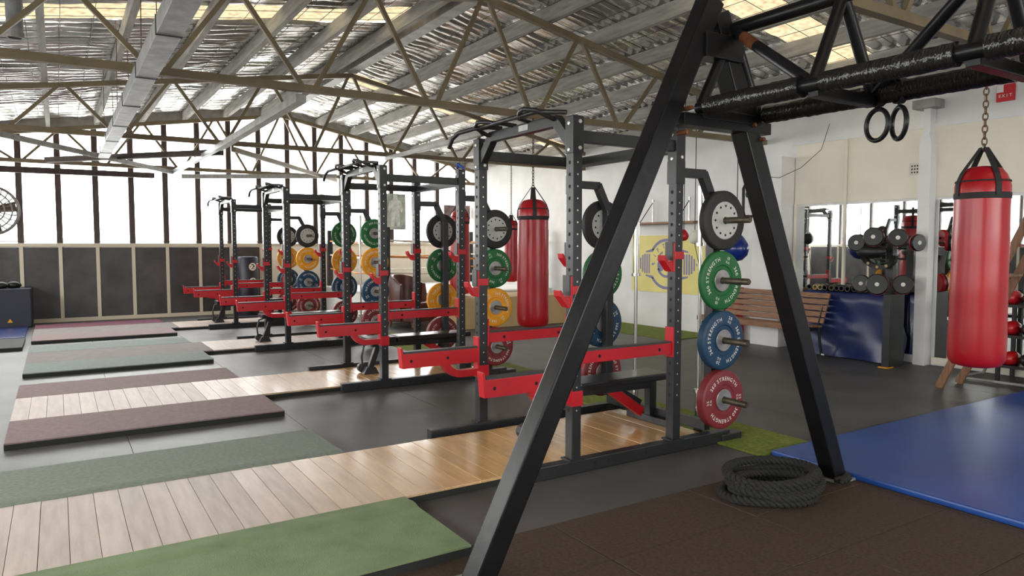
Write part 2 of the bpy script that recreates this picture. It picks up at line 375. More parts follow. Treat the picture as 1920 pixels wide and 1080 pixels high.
# ------------------------------------------------------------------ duct
du = empty('air_duct', (.66, 0, 2.86), label='long galvanised rectangular duct under the roof', cat='duct')
ys = [1.0, 2.4, 3.8, 5.2, 6.6, 8.0, 9.4, 10.8, 12.2, 12.95]
for a, b in zip(ys[:-1], ys[1:]):
    MB().box(-.075, .075, a + .008, b - .008, -.07, .05).build('duct_section', 'galv', du, bevel=.004)
    MB().box(-.08, .08, b - .008, b + .008, -.075, .055).build('flange', 'iron', du)
for k_, y_ in enumerate((6.3, 8.9, 11.4)):
    for sx in (-.06, .06): MB().tube([(sx, y_, .05), (sx * .8, y_, roofz(.66) + .2 - 2.86)], .004, 5).build('hanger_wire', 'chain', du)
pipe = empty('hanging_flue', (-.24, 7.4, 3.18), label='short galvanised flue pipe hanging under the skylight', cat='pipe')
MB().tube([(0, 0, 0), (0, 0, .66)], .062, 16).build('pipe', 'galv', pipe, smooth=40)
MB().lathe([(.05, -.012), (.068, -.012), (.068, .03), (.05, .03)], 16).build('rim', 'gusset', pipe)

# ------------------------------------------------------------------ lettering
def glyphs(chars):
    out = {}
    for ch in chars:
        cu = bpy.data.curves.new('glyph', 'FONT'); cu.body = ch; cu.size = 1; cu.align_x = 'CENTER'; cu.offset = .012; cu.resolution_u = 3
        ob = bpy.data.objects.new('glyph', cu); COL.objects.link(ob); bpy.context.view_layer.update()
        dg = bpy.context.evaluated_depsgraph_get(); me = bpy.data.meshes.new_from_object(ob.evaluated_get(dg))
        vs = [v.co.copy() for v in me.vertices]; fs = [tuple(p.vertices) for p in me.polygons]
        wd = (max(v.x for v in vs) - min(v.x for v in vs)) if vs else .3
        out[ch] = (vs, fs, wd)
        bpy.data.objects.remove(ob); bpy.data.meshes.remove(me); bpy.data.curves.remove(cu)
    return out
G = glyphs('0123456789STRENGHKEXILFBO')
def put(mb, ch, size, place):
    if ch == ' ': return
    vs, fs, w = G[ch]; mb.add([place(v.x * size, v.y * size) for v in vs], fs)
def arc_text(mb, txt, size, r, mid, face, sp=.14, inv=1):
    adv = [(.32 if c == ' ' else G[c][2] + sp) * size for c in txt]; tot = sum(adv); a = mid - tot / 2 / r
    for c, w in zip(txt, adv):
        th = a + w / 2 / r; a += w / r
        ct, st = math.cos(th), math.sin(th)
        put(mb, c, size, lambda u, v, ct=ct, st=st: face(u * ct + (r + v) * st, -u * st + (r + v) * ct))

# ------------------------------------------------------------------ bumper plates
def make_plate(kind, num, thick):
    t = thick; e = empty('bumper_plate', (0, 0, 0))
    b = MB().lathe([(.026, -t / 2), (.085, -t / 2), (.088, -t / 2 + .008), (.11, -t / 2 + .008), (.118, -t / 2), (.205, -t / 2), (.214, -t / 2 + .003), (.221, -t / 2 + .010), (.221, t / 2 - .010), (.214, t / 2 - .003), (.205, t / 2), (.118, t / 2), (.11, t / 2 - .008), (.088, t / 2 - .008), (.085, t / 2), (.026, t / 2), (.026, -t / 2)], 40, 'y')
    b.build('disc', kind, e, smooth=35)
    if kind == 'pblack':
        h = MB().lathe([(.027, -t / 2 - .004), (.135, -t / 2 - .004), (.14, -t / 2), (.14, -t / 2 + .005), (.027, -t / 2 + .005)], 32, 'y').build('grey_disc', 'hubgrey', e, smooth=35)
        o = MB()
        for k in range(12):
            a = 2 * PI * k / 12; o.lathe([(.0, -t / 2 - .006), (.009, -t / 2 - .006), (.009, -t / 2 - .003)], 8, 'y', (.108 * math.cos(a), 0, .108 * math.sin(a)))
        o.build('bolt_holes', 'hole', h)
    else:
        MB().lathe([(.027, -t / 2 - .003), (.078, -t / 2 - .003), (.082, -t / 2), (.082, -t / 2 + .006), (.027, -t / 2 + .006)], 28, 'y').build('hub', 'hub', e, smooth=35)
        tx = MB(); face = lambda u, v: (u, -t / 2 - .0012, v)
        for mid in (0, PI):
            arc_text(tx, '360 STRENGTH', .040, .148, mid, face)
            arc_text(tx, num, .034, .163, mid + PI / 2, face); arc_text(tx, 'KG', .026, .135, mid + PI / 2, face)
        tx.build('lettering', 'letter', e, fix=False)
    for c in kids(e):
        for d in [c] + kids(c):
            for v in d.data.vertices: v.co = v.co * .943
    return e
NUM = dict(pgreen='10', pyellow='15', pblue='20', pred='25', pblack='')
THK = dict(pgreen=.045, pyellow=.055, pblue=.07, pred=.08, pblack=.06)
CNAME = dict(pgreen='green', pyellow='yellow', pblue='blue', pred='red', pblack='black')
protos = {}
def plate(kind, loc, spin, label, group):
    if kind not in protos: protos[kind] = p = make_plate(kind, NUM[kind], THK[kind])
    else: p = copy_tree(protos[kind])
    p.location = loc; p.rotation_euler = (0, spin, 0)
    return tag(p, label, 'weight plate', group)

# ------------------------------------------------------------------ power racks
W_, D_, HP, PS = 1.22, .92, 2.27, .075
SX = 1.315                                                        # storage post
K, DZ = .943, .0815                                              # true size of the rack against its drawing, and height of its base rail
HORN_Z = (.275, .722, 1.168, 1.613)
def make_rack():
    r = empty('power_rack')
    up = None
    holes = MB(); pins = MB()
    z = .34
    while z < 1.98:
        for s in (-1, 1):
            holes.disc((s * (PS / 2 + .0008), 0, z), .0125, 'x', 10)
            pins.disc((0, s * (PS / 2 + .0008), z), .0062, 'y', 8)
        z += .0775
    bolts = MB()
    for z in (2.06, 2.23):
        for s in (-1, 1):
            bolts.lathe([(.0, s * (PS / 2 + .014)), (.012, s * (PS / 2 + .012)), (.014, s * (PS / 2 + .005))], 8, 'y', (.012, 0, z)); bolts.lathe([(.0, s * (PS / 2 + .014)), (.012, s * (PS / 2 + .012)), (.014, s * (PS / 2 + .005))], 8, 'x', (0, .0, z - .01))
    for i, (x, y) in enumerate(((0, 0), (0, W_), (D_, 0), (D_, W_))):
        if up is None:
            up = MB().cbox(0, 0, HP / 2, PS, PS, HP).build('upright', 'rackblk', r, bevel=.005)
            holes.build('peg_holes', 'hole', up, fix=False); pins.build('pin_holes', 'pin', up, fix=False)
            bolts.build('bolts', 'pin', up, smooth=60)
            MB().cbox(0, 0, 2.145, PS + .012, PS + .012, .24).build('top_sleeve', 'rackblk', up, bevel=.003)
            MB().cbox(0, 0, .092, PS + .05, PS + .03, .012).build('foot_plate', 'rackblk', up)
        else:
            u = copy_tree(up, r); u.location = (x, y, 0)
    for y in (0, W_):
        b = MB().box(-.47, 1.50, y - .0375, y + .0375, 0, .085).build('base_rail', 'rackblk', r, bevel=.006)
        h = MB()
        for x in (-.3, .16, .28, .62, 1.1): h.disc((x, y - .0385, .045), .011, 'y')
        h.build('rail_holes', 'hole', b, fix=False)
        s = MB().box(1.40, 1.62, y - .05, y + .05, 0, .06).build('end_foot', 'rackblk', r, bevel=.008)
        MB().box(SX - .0375, SX + .0375, y - .0375, y + .0375, .08, 1.74).build('storage_post', 'rackblk', r, bevel=.005)
        MB().bar((D_ + .03, y, 1.955), (1.20, y, 1.955), .06, .065).bar((1.185, y, 1.965), (SX + .01, y, 1.70), .06, .065, up=(1, 0, 0)).build('storage_arm', 'rackblk', r, bevel=.004)
        MB().box(D_ - .045, D_ + .045, y - .045, y + .045, 1.87, 2.03).build('arm_sleeve', 'rackblk', r)
        s = -1 if y == 0 else 1
        for z in HORN_Z:
            MB().lathe([(0, s * .03), (.024, s * .03), (.024, s * .335), (.019, s * .342), (0, s * .342)], 14, 'y', (SX, y, z)).build('weight_horn', 'horn', r, smooth=40)
        MB().box(.03, D_ - .03, y - .025, y + .025, 2.10, 2.178).build('top_beam', 'rackblk', r, bevel=.004)
    MB().box(D_ - .03, D_ + .03, .03, W_ - .03, 2.09, 2.17).build('rear_crossmember', 'rackblk', r, bevel=.004)
    MB().box(SX - .03, SX + .03, .03, W_ - .03, .09, .16).build('base_crossmember', 'rackblk', r, bevel=.004)
    # raised front beam and grips
    MB().bar((0, .03, 2.10), (0, .20, 2.275), .06, .075, up=(0, 0, 1)).bar((0, .17, 2.262), (0, W_ - .17, 2.262), .06, .075).bar((0, W_ - .20, 2.275), (0, W_ - .03, 2.10), .06, .075).build('pull_up_beam', 'rackblk', r, bevel=.004)
    MB().box(-.0325, -.0305, .50, .62, 2.245, 2.285).build('maker_plate', 'hub', r)
    for ys in ((.20, .30, .52), (W_ - .20, W_ - .30, W_ - .52)):
        a, b, c = ys; sg = 1 if a < .6 else -1
        MB().tube([(0, c, 2.30), (-.12, c - sg * .03, 2.315), (-.19, b + sg * .06, 2.335), (-.20, b, 2.34), (-.17, a, 2.32), (-.05, a - sg * .02, 2.275), (0, a, 2.27)], .016, 10).build('grip_handle', 'rackblk', r, smooth=60)
    MB().tube([(0, .90, 2.31), (-.10, .93, 2.315), (-.17, 1.02, 2.31), (-.20, 1.22, 2.30), (-.21, 1.30, 2.265), (-.21, 1.36, 2.20)], .017, 10).build('grip_handle', 'rackblk', r, smooth=60)
    MB().tube([(-.02, .06, 2.30), (-.15, .22, 2.315), (-.15, W_ - .22, 2.315), (-.02, W_ - .06, 2.30)], .016, 10).build('chin_bar', 'rackblk', r, smooth=60)
    # catches
    def jhook(x, y, z, sg):
        j = MB().box(x - .043, x + .043, y - .046, y + .046, z, z + .055).box(x + sg * .038, x + sg * .052, y - .04, y + .04, z - .09, z + .12).poly([(x + sg * .05, z - .02), (x + sg * .05, z - .085), (x + sg * .07, z - .085), (x + sg * .135, z - .01), (x + sg * .14, z + .03), (x + sg * .125, z + .03), (x + sg * .10, z - .015)], y - .035, y + .035, 'xz').build('bar_hook', 'red', r, bevel=.003)
        MB().box(x + sg * .052, x + sg * .064, y - .036, y + .036, z - .005, z + .125).build('hook_liner', 'uhmw', j)
    for y in (0, W_): jhook(0, y, 1.11, -1); jhook(D_, y, 1.33, -1)
    for y in (0, W_):
        a = MB().poly([(-.045, .50), (-.70, .50), (-.715, .66), (-.70, .66), (-.69, .612), (-.045, .612)], y - .034, y + .034, 'xz').build('spotter_arm', 'red', r, bevel=.003)
        MB().box(-.685, -.05, y - .03, y + .03, .612, .628).build('arm_liner', 'uhmw', a)
        pts = []
        for k in range(9):
            th = PI + PI / 2 * k / 8; pts.append((-.20 + .17 * math.cos(th), .56 + .17 * math.sin(th)))
        for k in range(9):
            th = PI + PI / 2 * (8 - k) / 8; pts.append((-.20 + .115 * math.cos(th), .56 + .115 * math.sin(th)))
        outer = pts[:9] + [(-.04, .39), (-.04, .445)] + pts[9:]
        MB().poly(outer, y - .032, y + .032, 'xz').build('arm_brace', 'red', a)
        MB().box(-.046, .046, y - .047, y + .047, .37, .47).box(-.052, -.038, y - .04, y + .04, .38, .70).build('arm_bracket', 'red', a, bevel=.003)
        h = MB()
        for x in (-.63, -.32): h.disc((x, y - .0355, .555), .012, 'y')
        h.build('arm_holes', 'hole', a, fix=False)
        s = MB().box(.045, D_ - .03, y - .028, y + .028, .645, .725).box(.038, .052, y - .04, y + .04, .62, .84).box(D_ - .052, D_ - .038, y - .04, y + .04, .62, .84).build('safety_bar', 'red', r, bevel=.003)
        MB().box(.055, D_ - .055, y - .024, y + .024, .725, .738).build('bar_liner', 'uhmw', s)
        h = MB()
        for x in (.20, .75): h.disc((x, y - .029, .685), .013, 'y')
        h.build('bar_holes', 'hole', s, fix=False)
    low = ('base_rail', 'rail_holes', 'end_foot', 'base_crossmember', 'foot_plate'); done = set()
    def shrink(o):
        o.location = (o.location.x * K, o.location.y * K, o.location.z)
        if o.type == 'MESH' and o.data.name not in done:
            done.add(o.data.name); fixed = o.name.split('.')[0] in low
            for v in o.data.vertices: v.co = (v.co.x * K, v.co.y * K, v.co.z if fixed else v.co.z * K + DZ)
        for c in kids(o): shrink(c)
    for c in kids(r): shrink(c)
    return r
RACKS = [((2.70, 3.535), 0.0), ((2.735, 6.70), -.02), ((2.65, 9.92), 0.0), ((2.585, 13.0), 0.0)]
RN = ['nearest power rack', 'second power rack from the camera', 'third power rack from the camera', 'farthest power rack']
rk0 = make_rack()
rack_o = []
for i, ((x, y), rz) in enumerate(RACKS):
    o = rk0 if i == 0 else copy_tree(rk0)
    o.location = (x, y, 0); o.rotation_euler = (0, 0, rz); rack_o.append(o)
    tag(o, ['black power rack with red arms standing nearest the camera', 'black power rack with red arms, second from the camera', 'black power rack with red arms, third from the camera', 'black power rack with red arms, farthest by the windows'][i], 'power rack', 'power racks in a row')
LOADS = [(('pred', 'pblue', 'pgreen', 'pblack'), ('pred', 'pblue', 'pgreen', 'pblack')), (('pred', 'pyellow', 'pgreen', 'pblack'), ('pred', 'pyellow', 'pgreen', 'pblack')),
         (('pred', 'pblue', 'pyellow', 'pgreen'), ('pred', 'pblue', 'pyellow', 'pgreen')), (('pred', 'pblue', 'pyellow', 'pblack'), ('pred', 'pblue', 'pyellow', 'pblack'))]
SPIN = {(0, 0, 0): -.05, (0, 0, 1): 1.95, (0, 0, 2): -1.2, (0, 0, 3): 0}
for i, ((x, y), rz) in enumerate(RACKS):
    for side in (0, 1):
        for k, kind in enumerate(LOADS[i][side]):
            t = THK[kind]; ly = -(.042 + t / 2 + .01) if side == 0 else W_ + .042 + t / 2 + .01
            lx = SX * K; ly *= K
            c, s = math.cos(rz), math.sin(rz)
            loc = (x + lx * c - ly * s, y + lx * s + ly * c, HORN_Z[k] * K + DZ)
            p = plate(kind, loc, SPIN.get((i, side, k), R.uniform(-PI, PI)), '%s bumper plate on the %s side horn of the %s' % (CNAME[kind], ['near', 'far'][side], RN[i]), 'bumper plates on rack storage horns')
            p.rotation_euler = (0, p.rotation_euler[1], 0)

# ------------------------------------------------------------------ barbells standing upright
def barbell(loc, label, h=1.80):
    b = empty('barbell', loc, label=label, cat='barbell', group='barbells stored upright')
    MB().tube([(0, 0, .10), (0, 0, h)], .014, 10).build('shaft', 'chrome', b, smooth=60)
    MB().tube([(0, 0, h - .42), (0, 0, h)], .025, 12).build('sleeve', 'chrome', b, smooth=40)
    MB().tube([(0, 0, .08), (0, 0, .32)], .025, 12).build('sleeve', 'chrome', b, smooth=40)
    for z in (.32, h - .445): MB().tube([(0, 0, z), (0, 0, z + .025)], .038, 12).build('collar', 'chrome', b, smooth=40)
    MB().tube([(0, 0, 0), (0, 0, .14)], .034, 12).build('floor_holder', 'rackblk', b, smooth=40)
barbell((4.065, 3.765, .0), 'upright steel barbell behind the near plates of the nearest rack', 1.87)
barbell((4.065, 4.47, 0), 'upright steel barbell behind the bench of the nearest rack', 1.62)
barbell((4.11, 6.95, 0), 'upright steel barbell behind the second rack')
barbell((4.03, 10.8, 0), 'upright steel barbell behind the third rack', 1.9)

# ------------------------------------------------------------------ flat benches
def make_bench():
    b = empty('weight_bench')
    MB().box(-.06, .27, -.14, .14, .36, .415).build('seat_pad', 'vinylblk', b, bevel=.012)
    MB().box(.29, 1.22, -.14, .14, .36, .415).build('back_pad', 'vinylblk', b, bevel=.012)
    MB().bar((.02, 0, .33), (1.15, 0, .31), .06, .06).build('spine', 'rackblk', b, bevel=.004)
    MB().bar((.10, 0, .33), (.0, 0, .06), .06, .06, up=(1, 0, 0)).build('front_leg', 'rackblk', b, bevel=.004)
    MB().poly([(-.09, 0), (.09, 0), (.05, .075), (-.05, .075)], -.05, .05, 'xz').build('front_foot', 'rackblk', b, bevel=.004)
    MB().box(1.09, 1.16, -.035, .035, .03, .35).build('rear_leg', 'rackblk', b, bevel=.004)
    MB().box(1.08, 1.17, -.24, .24, 0, .055).build('rear_foot', 'rackblk', b, bevel=.004)
    a = MB().bar((.66, 0, .33), (1.02, 0, .09), .055, .075).build('support_arm', 'red', b, bevel=.004)
    MB().bar((.83, 0, .265), (1.0, 0, .17), .05, .05).build('ladder_catch', 'rackblk', a)
    MB().lathe([(0, -.03), (.055, -.03), (.055, .03), (0, .03)], 16, 'y', (-.06, .10, .057)).build('transport_wheel', 'uhmw', b)
    MB().tube([(-.03, -.10, .36), (-.10, -.10, .34), (-.13, -.10, .22), (-.12, -.10, .10)], .012, 8).build('carry_handle', 'rackblk', b, smooth=60)
    return b
bn0 = make_bench()
for i, (loc, rz) in enumerate([((2.83, 4.11, .0515), .0), ((2.81, 7.28, .0515), -.03), ((2.48, 10.54, .05), 0), ((2.42, 13.6, .05), 0)]):
    o = bn0 if i == 0 else copy_tree(bn0); o.location = loc; o.rotation_euler = (0, 0, rz); o.scale = (.95, .95, .95)
    tag(o, 'black padded flat bench inside the ' + RN[i], 'bench', 'flat benches in the racks')

# ------------------------------------------------------------------ lifting platforms
PXL, PXM = -.357, 1.57
_bm = {}
def board_mat(q, v):                                             # bare ply at the lifting end, varnished golden boards under the rack
    if (q, v) not in _bm:
        f = q / 8; a, b = (.42, .34, .295), (.60, .365, .155); w = (1, 1.06, .94)[v]
        _bm[q, v] = mat('platform_board', tuple((p + (r - p) * f) * w for p, r in zip(a, b)), .5 - .26 * f, var=.12, vscale=5, stretch=(5, .6, 5), coat=.5 * f, spec=.35 + .15 * f, bump=.05, bscale=40)
    return _bm[q, v]
def platform(y0, idx, near, far, wood, label):
    p = empty('lifting_platform', (0, y0, 0), label=label, cat='platform', group='lifting platforms')
    def mt(name, ya, yb, m, h=.052):
        o = MB().box(PXL, PXM, ya, yb, .002, h - .012).build(name, 'matedge', p)
        MB().box(PXL, PXM, ya, yb, h - .012, h).build('mat_surface', m, o, bevel=.003)
    def lip(ya, yb, m):
        n = 10; pts = []
        for q in range(n + 1):
            t = q / n; pts.append((ya + (yb - ya) * t, .052 + .006 * math.sin(PI * t) ** .6 + .004 * math.sin(2 * PI * t)))
        MB().poly([(ya, .05)] + pts + [(yb, .05)], PXL, PXM, 'yz').build('mat_ridge', m, p, smooth=40)
    if idx == 0: lip(-.20, -.028, near); lip(.968, 1.17, far)
    mt('near_mat', -.78, -.025, near); mt('far_mat', .965, 1.69, far)
    x = PXL; k = 0
    base = MB().box(PXL, 3.98, -.022, .962, .002, .036).build('platform_base', 'matedge', p)
    if wood:
        while x < 3.97:
            x1 = min(x + .121, 3.98)
            f = min(1, max(0, (x - (.75, .95)[idx]) / (1.25, 1.6)[idx])); m = board_mat(round(f * 8), k % 3)
            MB().box(x + .0012, x1 - .0012, -.022, .962, .036, .05 + R.uniform(-.0012, .0012)).build('board', m, p, bevel=.0015)
            x = x1; k += 1
    else:
        MB().box(PXL, 1.7, -.022, .962, .036, .05).build('rubber_top', wood or 'rubberplat', p)
        MB().box(1.702, 3.98, -.022, .962, .036, .05).build('ply_top', 'board', p)
for i, (near, far, wood) in enumerate([('greenmat', 'sage', True), ('mapleA', 'mapleA', True), ('mint', 'mint', False), ('mapleA', 'plum', False)]):
    y = RACKS[i][0][1] - .0
    platform((3.60, 6.81, 10.03, 13.15)[i], i, near, far, wood, ['lifting platform with green mats and board centre nearest the camera', 'lifting platform with dusty pink mats and board centre', 'lifting platform with pale mint mats and plain centre', 'lifting platform with plum mats nearest the windows'][i])

# ------------------------------------------------------------------ turf strips, blue mat, rear mats
tag(MB().box(3.98, 4.56, 3.12, 14.2, 0, .012).build('turf_strip', 'turf'), 'long green turf strip passing behind the racks', 'turf')
tag(MB().box(7.75, 8.78, 7.75, 10.3, 0, .012).build('turf_strip', 'turf'), 'green turf strip along the banner wall', 'turf')
bmt = MB().box(4.06, 8.2, -1.0, 3.10, .002, .04).build('floor_mat', 'bluemat', bevel=.012); tag(bmt, 'large blue vinyl floor mat beside the black rig', 'mat')
tag(MB().box(-2.6, -.46, 13.2, 14.9, 0, .03).build('floor_mat', 'navy', bevel=.008), 'dark blue floor mat by the padded box', 'mat')
tag(MB().box(-2.6, -.44, 11.7, 12.9, 0, .05).build('floor_mat', 'matedge', bevel=.006), 'black rubber mat left of the plum platform', 'mat')

# ------------------------------------------------------------------ padded box, drum, fan at the end wall
pb = empty('plyo_box', (-.86, 15.36, 0), label='dark navy padded jump box by the end wall', cat='box')
MB().box(-.46, .46, -.38, .38, 0, .68).build('body', 'darknavy', pb, bevel=.02)
MB().poly([(.10, .10), (.18, .10), (.14, .165)], -.3815, -.380, 'xz').build('warning_triangle', 'amber', pb)
for i, (dx, dy) in enumerate(((-.12, -.2), (.06, -.12))):
    g = MB().lathe([(0, 0), (.07, .01), (.10, .05), (.085, .10), (.04, .13), (0, .135)], 14).build('boxing_glove', 'gloveA', smooth=60)
    g.location = (-.72 + dx, 15.36 + dy, .68); g.scale = (1.2, .8, .9); tag(g, 'black boxing glove on the padded box, %s one' % ['left', 'right'][i], 'glove', 'gloves on the padded box')
dr = empty('striking_drum', (3.26, 15.15, 0), label='navy drum with numbered white circles by the end wall', cat='punching drum')
MB().lathe([(0, 0), (.20, 0), (.205, .02), (.205, 1.16), (.19, 1.2), (0, 1.2)], 28).build('body', 'darknavy', dr, smooth=40)
for z, ch in ((1.0, '2'), (.70, '5'), (.28, '8')):
    ang = -PI / 2 + .28
    cc = Matrix.Rotation(ang, 4, 'Z')
    def wrap(u, v, z=z, rr=.2075): a = ang + u / .205; return (rr * math.cos(a), rr * math.sin(a), z + v)
    vs = [wrap(0, 0)] + [wrap(.078 * math.cos(2 * PI * k / 24), .078 * math.sin(2 * PI * k / 24)) for k in range(24)]
    d = MB().add(vs, [(0, k + 1, (k + 1) % 24 + 1) for k in range(24)]).build('number_circle', 'letter', dr)
    tx = MB(); put(tx, ch, .15, lambda u, v: wrap(u, v - .052, rr=.2095)); tx.build('numeral', 'hole', d, fix=False)
fan = empty('wall_fan', (-.90, 14.5, 2.0), label='round caged fan hanging before the left windows', cat='fan')
cg = MB()
for rr, dy in ((.40, 0), (.38, -.08), (.30, -.11), (.2, -.125), (.1, -.13)):
    cg.tube([(rr * math.cos(2 * PI * k / 32), dy, rr * math.sin(2 * PI * k / 32)) for k in range(32)], .013, 6, closed=True)
for k in range(24):
    a = 2 * PI * k / 24; cg.tube([(.06 * math.cos(a), -.13, .06 * math.sin(a)), (.3 * math.cos(a), -.11, .3 * math.sin(a)), (.40 * math.cos(a + .1), 0, .40 * math.sin(a + .1))], .009, 4)
cg.build('cage', 'fanwhite', fan)
for k in range(4):
    a = PI / 2 * k + .3; c, s = math.cos(a), math.sin(a)
    pts = [(.05, -.05), (.34, -.12), (.37, .05), (.07, .05)]
    MB().poly([(c * u - s * v, s * u + c * v) for u, v in pts], -.045, -.035, 'xz').build('blade', 'fanbrown', fan)
MB().lathe([(0, -.08), (.06, -.07), (.08, 0), (.08, .12), (0, .14)], 16, 'y').build('motor', 'iron', fan, smooth=40)
MB().tube([(0, .06, .05), (0, .06, .63)], .02, 8).build('hanger', 'iron', fan)

# ------------------------------------------------------------------ boxing ring corner
rg = empty('boxing_ring', (0, 0, 0), label='white boxing ring with rope sides in the far corner', cat='boxing ring')
MB().box(5.0, 8.7, 12.2, 15.6, 0, .5).build('skirt', 'canvas', rg, bevel=.02)
MB().box(4.97, 8.73, 12.17, 15.63, .5, .54).build('canvas', 'canvas', rg, bevel=.015)
cs = [(5.08, 12.28), (8.62, 12.28), (8.62, 15.5), (5.08, 15.5)]
for cx, cy in cs: MB().cbox(cx, cy, 1.15, .11, .11, 1.22).build('corner_post', 'rackblk', rg, bevel=.006)
for i in range(4):
    a, b = cs[i], cs[(i + 1) % 4]
    for j, z in enumerate((.92, 1.22, 1.52)):
        MB().tube([(a[0], a[1], z), ((a[0] + b[0]) / 2, (a[1] + b[1]) / 2, z - .05), (b[0], b[1], z)], .018, 6).build('ring_rope', ('ropewhite', 'ropeorange')[(i + j) % 2], rg, smooth=60)
st = MB().box(5.72, 8.0, 10.6, 11.6, 0, .53).build('tan_platform', 'tan', bevel=.01); tag(st, 'low tan boxed platform in front of the boxing ring', 'platform')
ch = empty('armchair', (5.27, 11.65, 0), rz=.5, label='brown leather tub armchair beside the tan platform', cat='armchair')
pts = []
def chair_back():
    vs = []; fs = []; n = 20
    for k in range(n + 1):
        a = -PI * .05 + PI * 1.1 * k / n; h = .74 + .16 * max(0, math.sin(a)) ** .5
        for r, z in ((.38, .12), (.40, h * .8), (.37, h), (.30, h + .01), (.28, h * .8), (.27, .35)):
            vs.append((r * math.cos(a), r * math.sin(a), z))
    for k in range(n):
        for j in range(5): fs.append((k * 6 + j, (k + 1) * 6 + j, (k + 1) * 6 + j + 1, k * 6 + j + 1))
    fs += [tuple(range(6)), tuple(n * 6 + j for j in range(6))]
    return MB().add(vs, fs)
chair_back().build('back_shell', 'leather', ch, smooth=50)
MB().box(-.29, .29, -.36, .27, .26, .44).build('seat_cushion', 'leather', ch, bevel=.04)
MB().box(-.34, .34, -.34, .30, .10, .27).build('seat_base', 'leather', ch, bevel=.02)
for sx in (-1, 1):
    for sy in (-1, 1): MB().tube([(sx * .26, sy * .24, .11), (sx * .27, sy * .25, 0)], [.03, .02], 8).build('leg', 'ladder', ch)
ps = empty('boxer_poster', (6.77, 15.797, 2.22), label='faded grey poster of a standing boxer on the windows', cat='poster')
MB().box(-.26, .26, -.01, .01, -.42, .42).build('sheet', 'photo', ps)
fig = [(-.05, .40), (.05, .40), (.06, .28), (.15, .24), (.19, .05), (.15, -.02), (.10, .08), (.10, -.05), (.12, -.34), (.04, -.36), (.0, -.12), (-.04, -.36), (-.12, -.34), (-.10, -.05), (-.10, .08), (-.15, -.02), (-.19, .05), (-.15, .24), (-.06, .28)]
MB().poly(fig, -.0125, -.0105, 'xz').build('printed_figure', 'photofig', ps)
tag(MB().box(8.05, 8.78, 15.785, 15.806, 2.08, 2.42).build('fight_poster', 'postergrey'), 'dark horizontal fight poster in the far corner window', 'poster')

# ------------------------------------------------------------------ punching bags
def chain(p0, z1, name, parent, m='chain', r=.012):
    c = MB(); z = p0; k = 0
    while z < z1 - .005:
        pts = []
        for i in range(10):
            a = 2 * PI * i / 10; u = r * 1.05 * math.cos(a); v = r * 1.9 * math.sin(a)
            pts.append((u, 0, z + v + r * 1.6) if k % 2 else (0, u, z + v + r * 1.6))
        c.tube(pts, r * .36, 5, closed=True); z += r * 2.9; k += 1
    return c.build(name, m, parent, smooth=60)
def bag(loc, rad, h, hang, label, rz=0, lr=.012):
    b = empty('punching_bag', loc, rz, label=label, cat='punching bag', group='red hanging punching bags')
    prof = [(0, 0), (rad * .55, .004), (rad * .85, .02), (rad * .97, .06), (rad, .13)]
    for k in range(1, 12):
        z = .13 + (h * .82 - .13) * k / 11; prof.append((rad * (1 - .05 * k / 11 + .008 * math.sin(k * 1.7)), z))
    prof += [(rad * .955, h * .86), (rad * .95, h * .90), (rad * .88, h * .93), (rad * .80, h * .955), (rad * .62, h * .985), (rad * .35, h * .995), (0, h)]
    MB().lathe(prof, 40).build('body', 'bagred', b, smooth=60)
    MB().lathe([(rad * .955, h * .835), (rad * .97, h * .836), (rad * .968, h * .864), (rad * .95, h * .866)], 40).build('band', 'strap', b, smooth=40)
    MB().lathe([(rad * .945, h * .918), (rad * .925, h * .926), (rad * .90, h * .924)], 40).build('seam', 'strap', b, smooth=40)
    top = h + rad * .70
    for k in range(4):
        a = PI / 4 + PI / 2 * k; ca, sa = math.cos(a), math.sin(a)
        pth = [(rad * .985, h * .85), (rad * .965, h * .91), (rad * .83, h * .958), (rad * .66, h * .99), (.022, top)]
        s = MB()
        for (r0, z0), (r1, z1) in zip(pth[:-1], pth[1:]):
            s.bar((r0 * ca, r0 * sa, z0), (r1 * ca, r1 * sa, z1), .042, .006, up=(ca, sa, .3))
        s.build('strap', 'strap', b)
    MB().tube([(.028 * math.cos(2 * PI * k / 16), 0, top + .028 * math.sin(2 * PI * k / 16)) for k in range(16)], .006, 6, closed=True).build('ring', 'chrome', b, smooth=60)
    chain(top + .02, hang - loc[2], 'chain', b, r=lr)
    return b
bag((5.93, 2.69, .50), .194, 1.53, 2.9, 'large red punching bag hanging at the right over the blue mat', rz=.2, lr=.016)
bag((4.70, 6.94, .47), .188, 1.50, 2.9, 'tall red punching bag hanging beyond the nearest rack', rz=.3)
bag((6.02, 11.2, .56), .18, 1.49, 2.9, 'red punching bag half hidden behind the second rack')
bag((7.1, 11.2, .75), .13, 1.15, 2.9, 'small red punching bag above the tan platform')

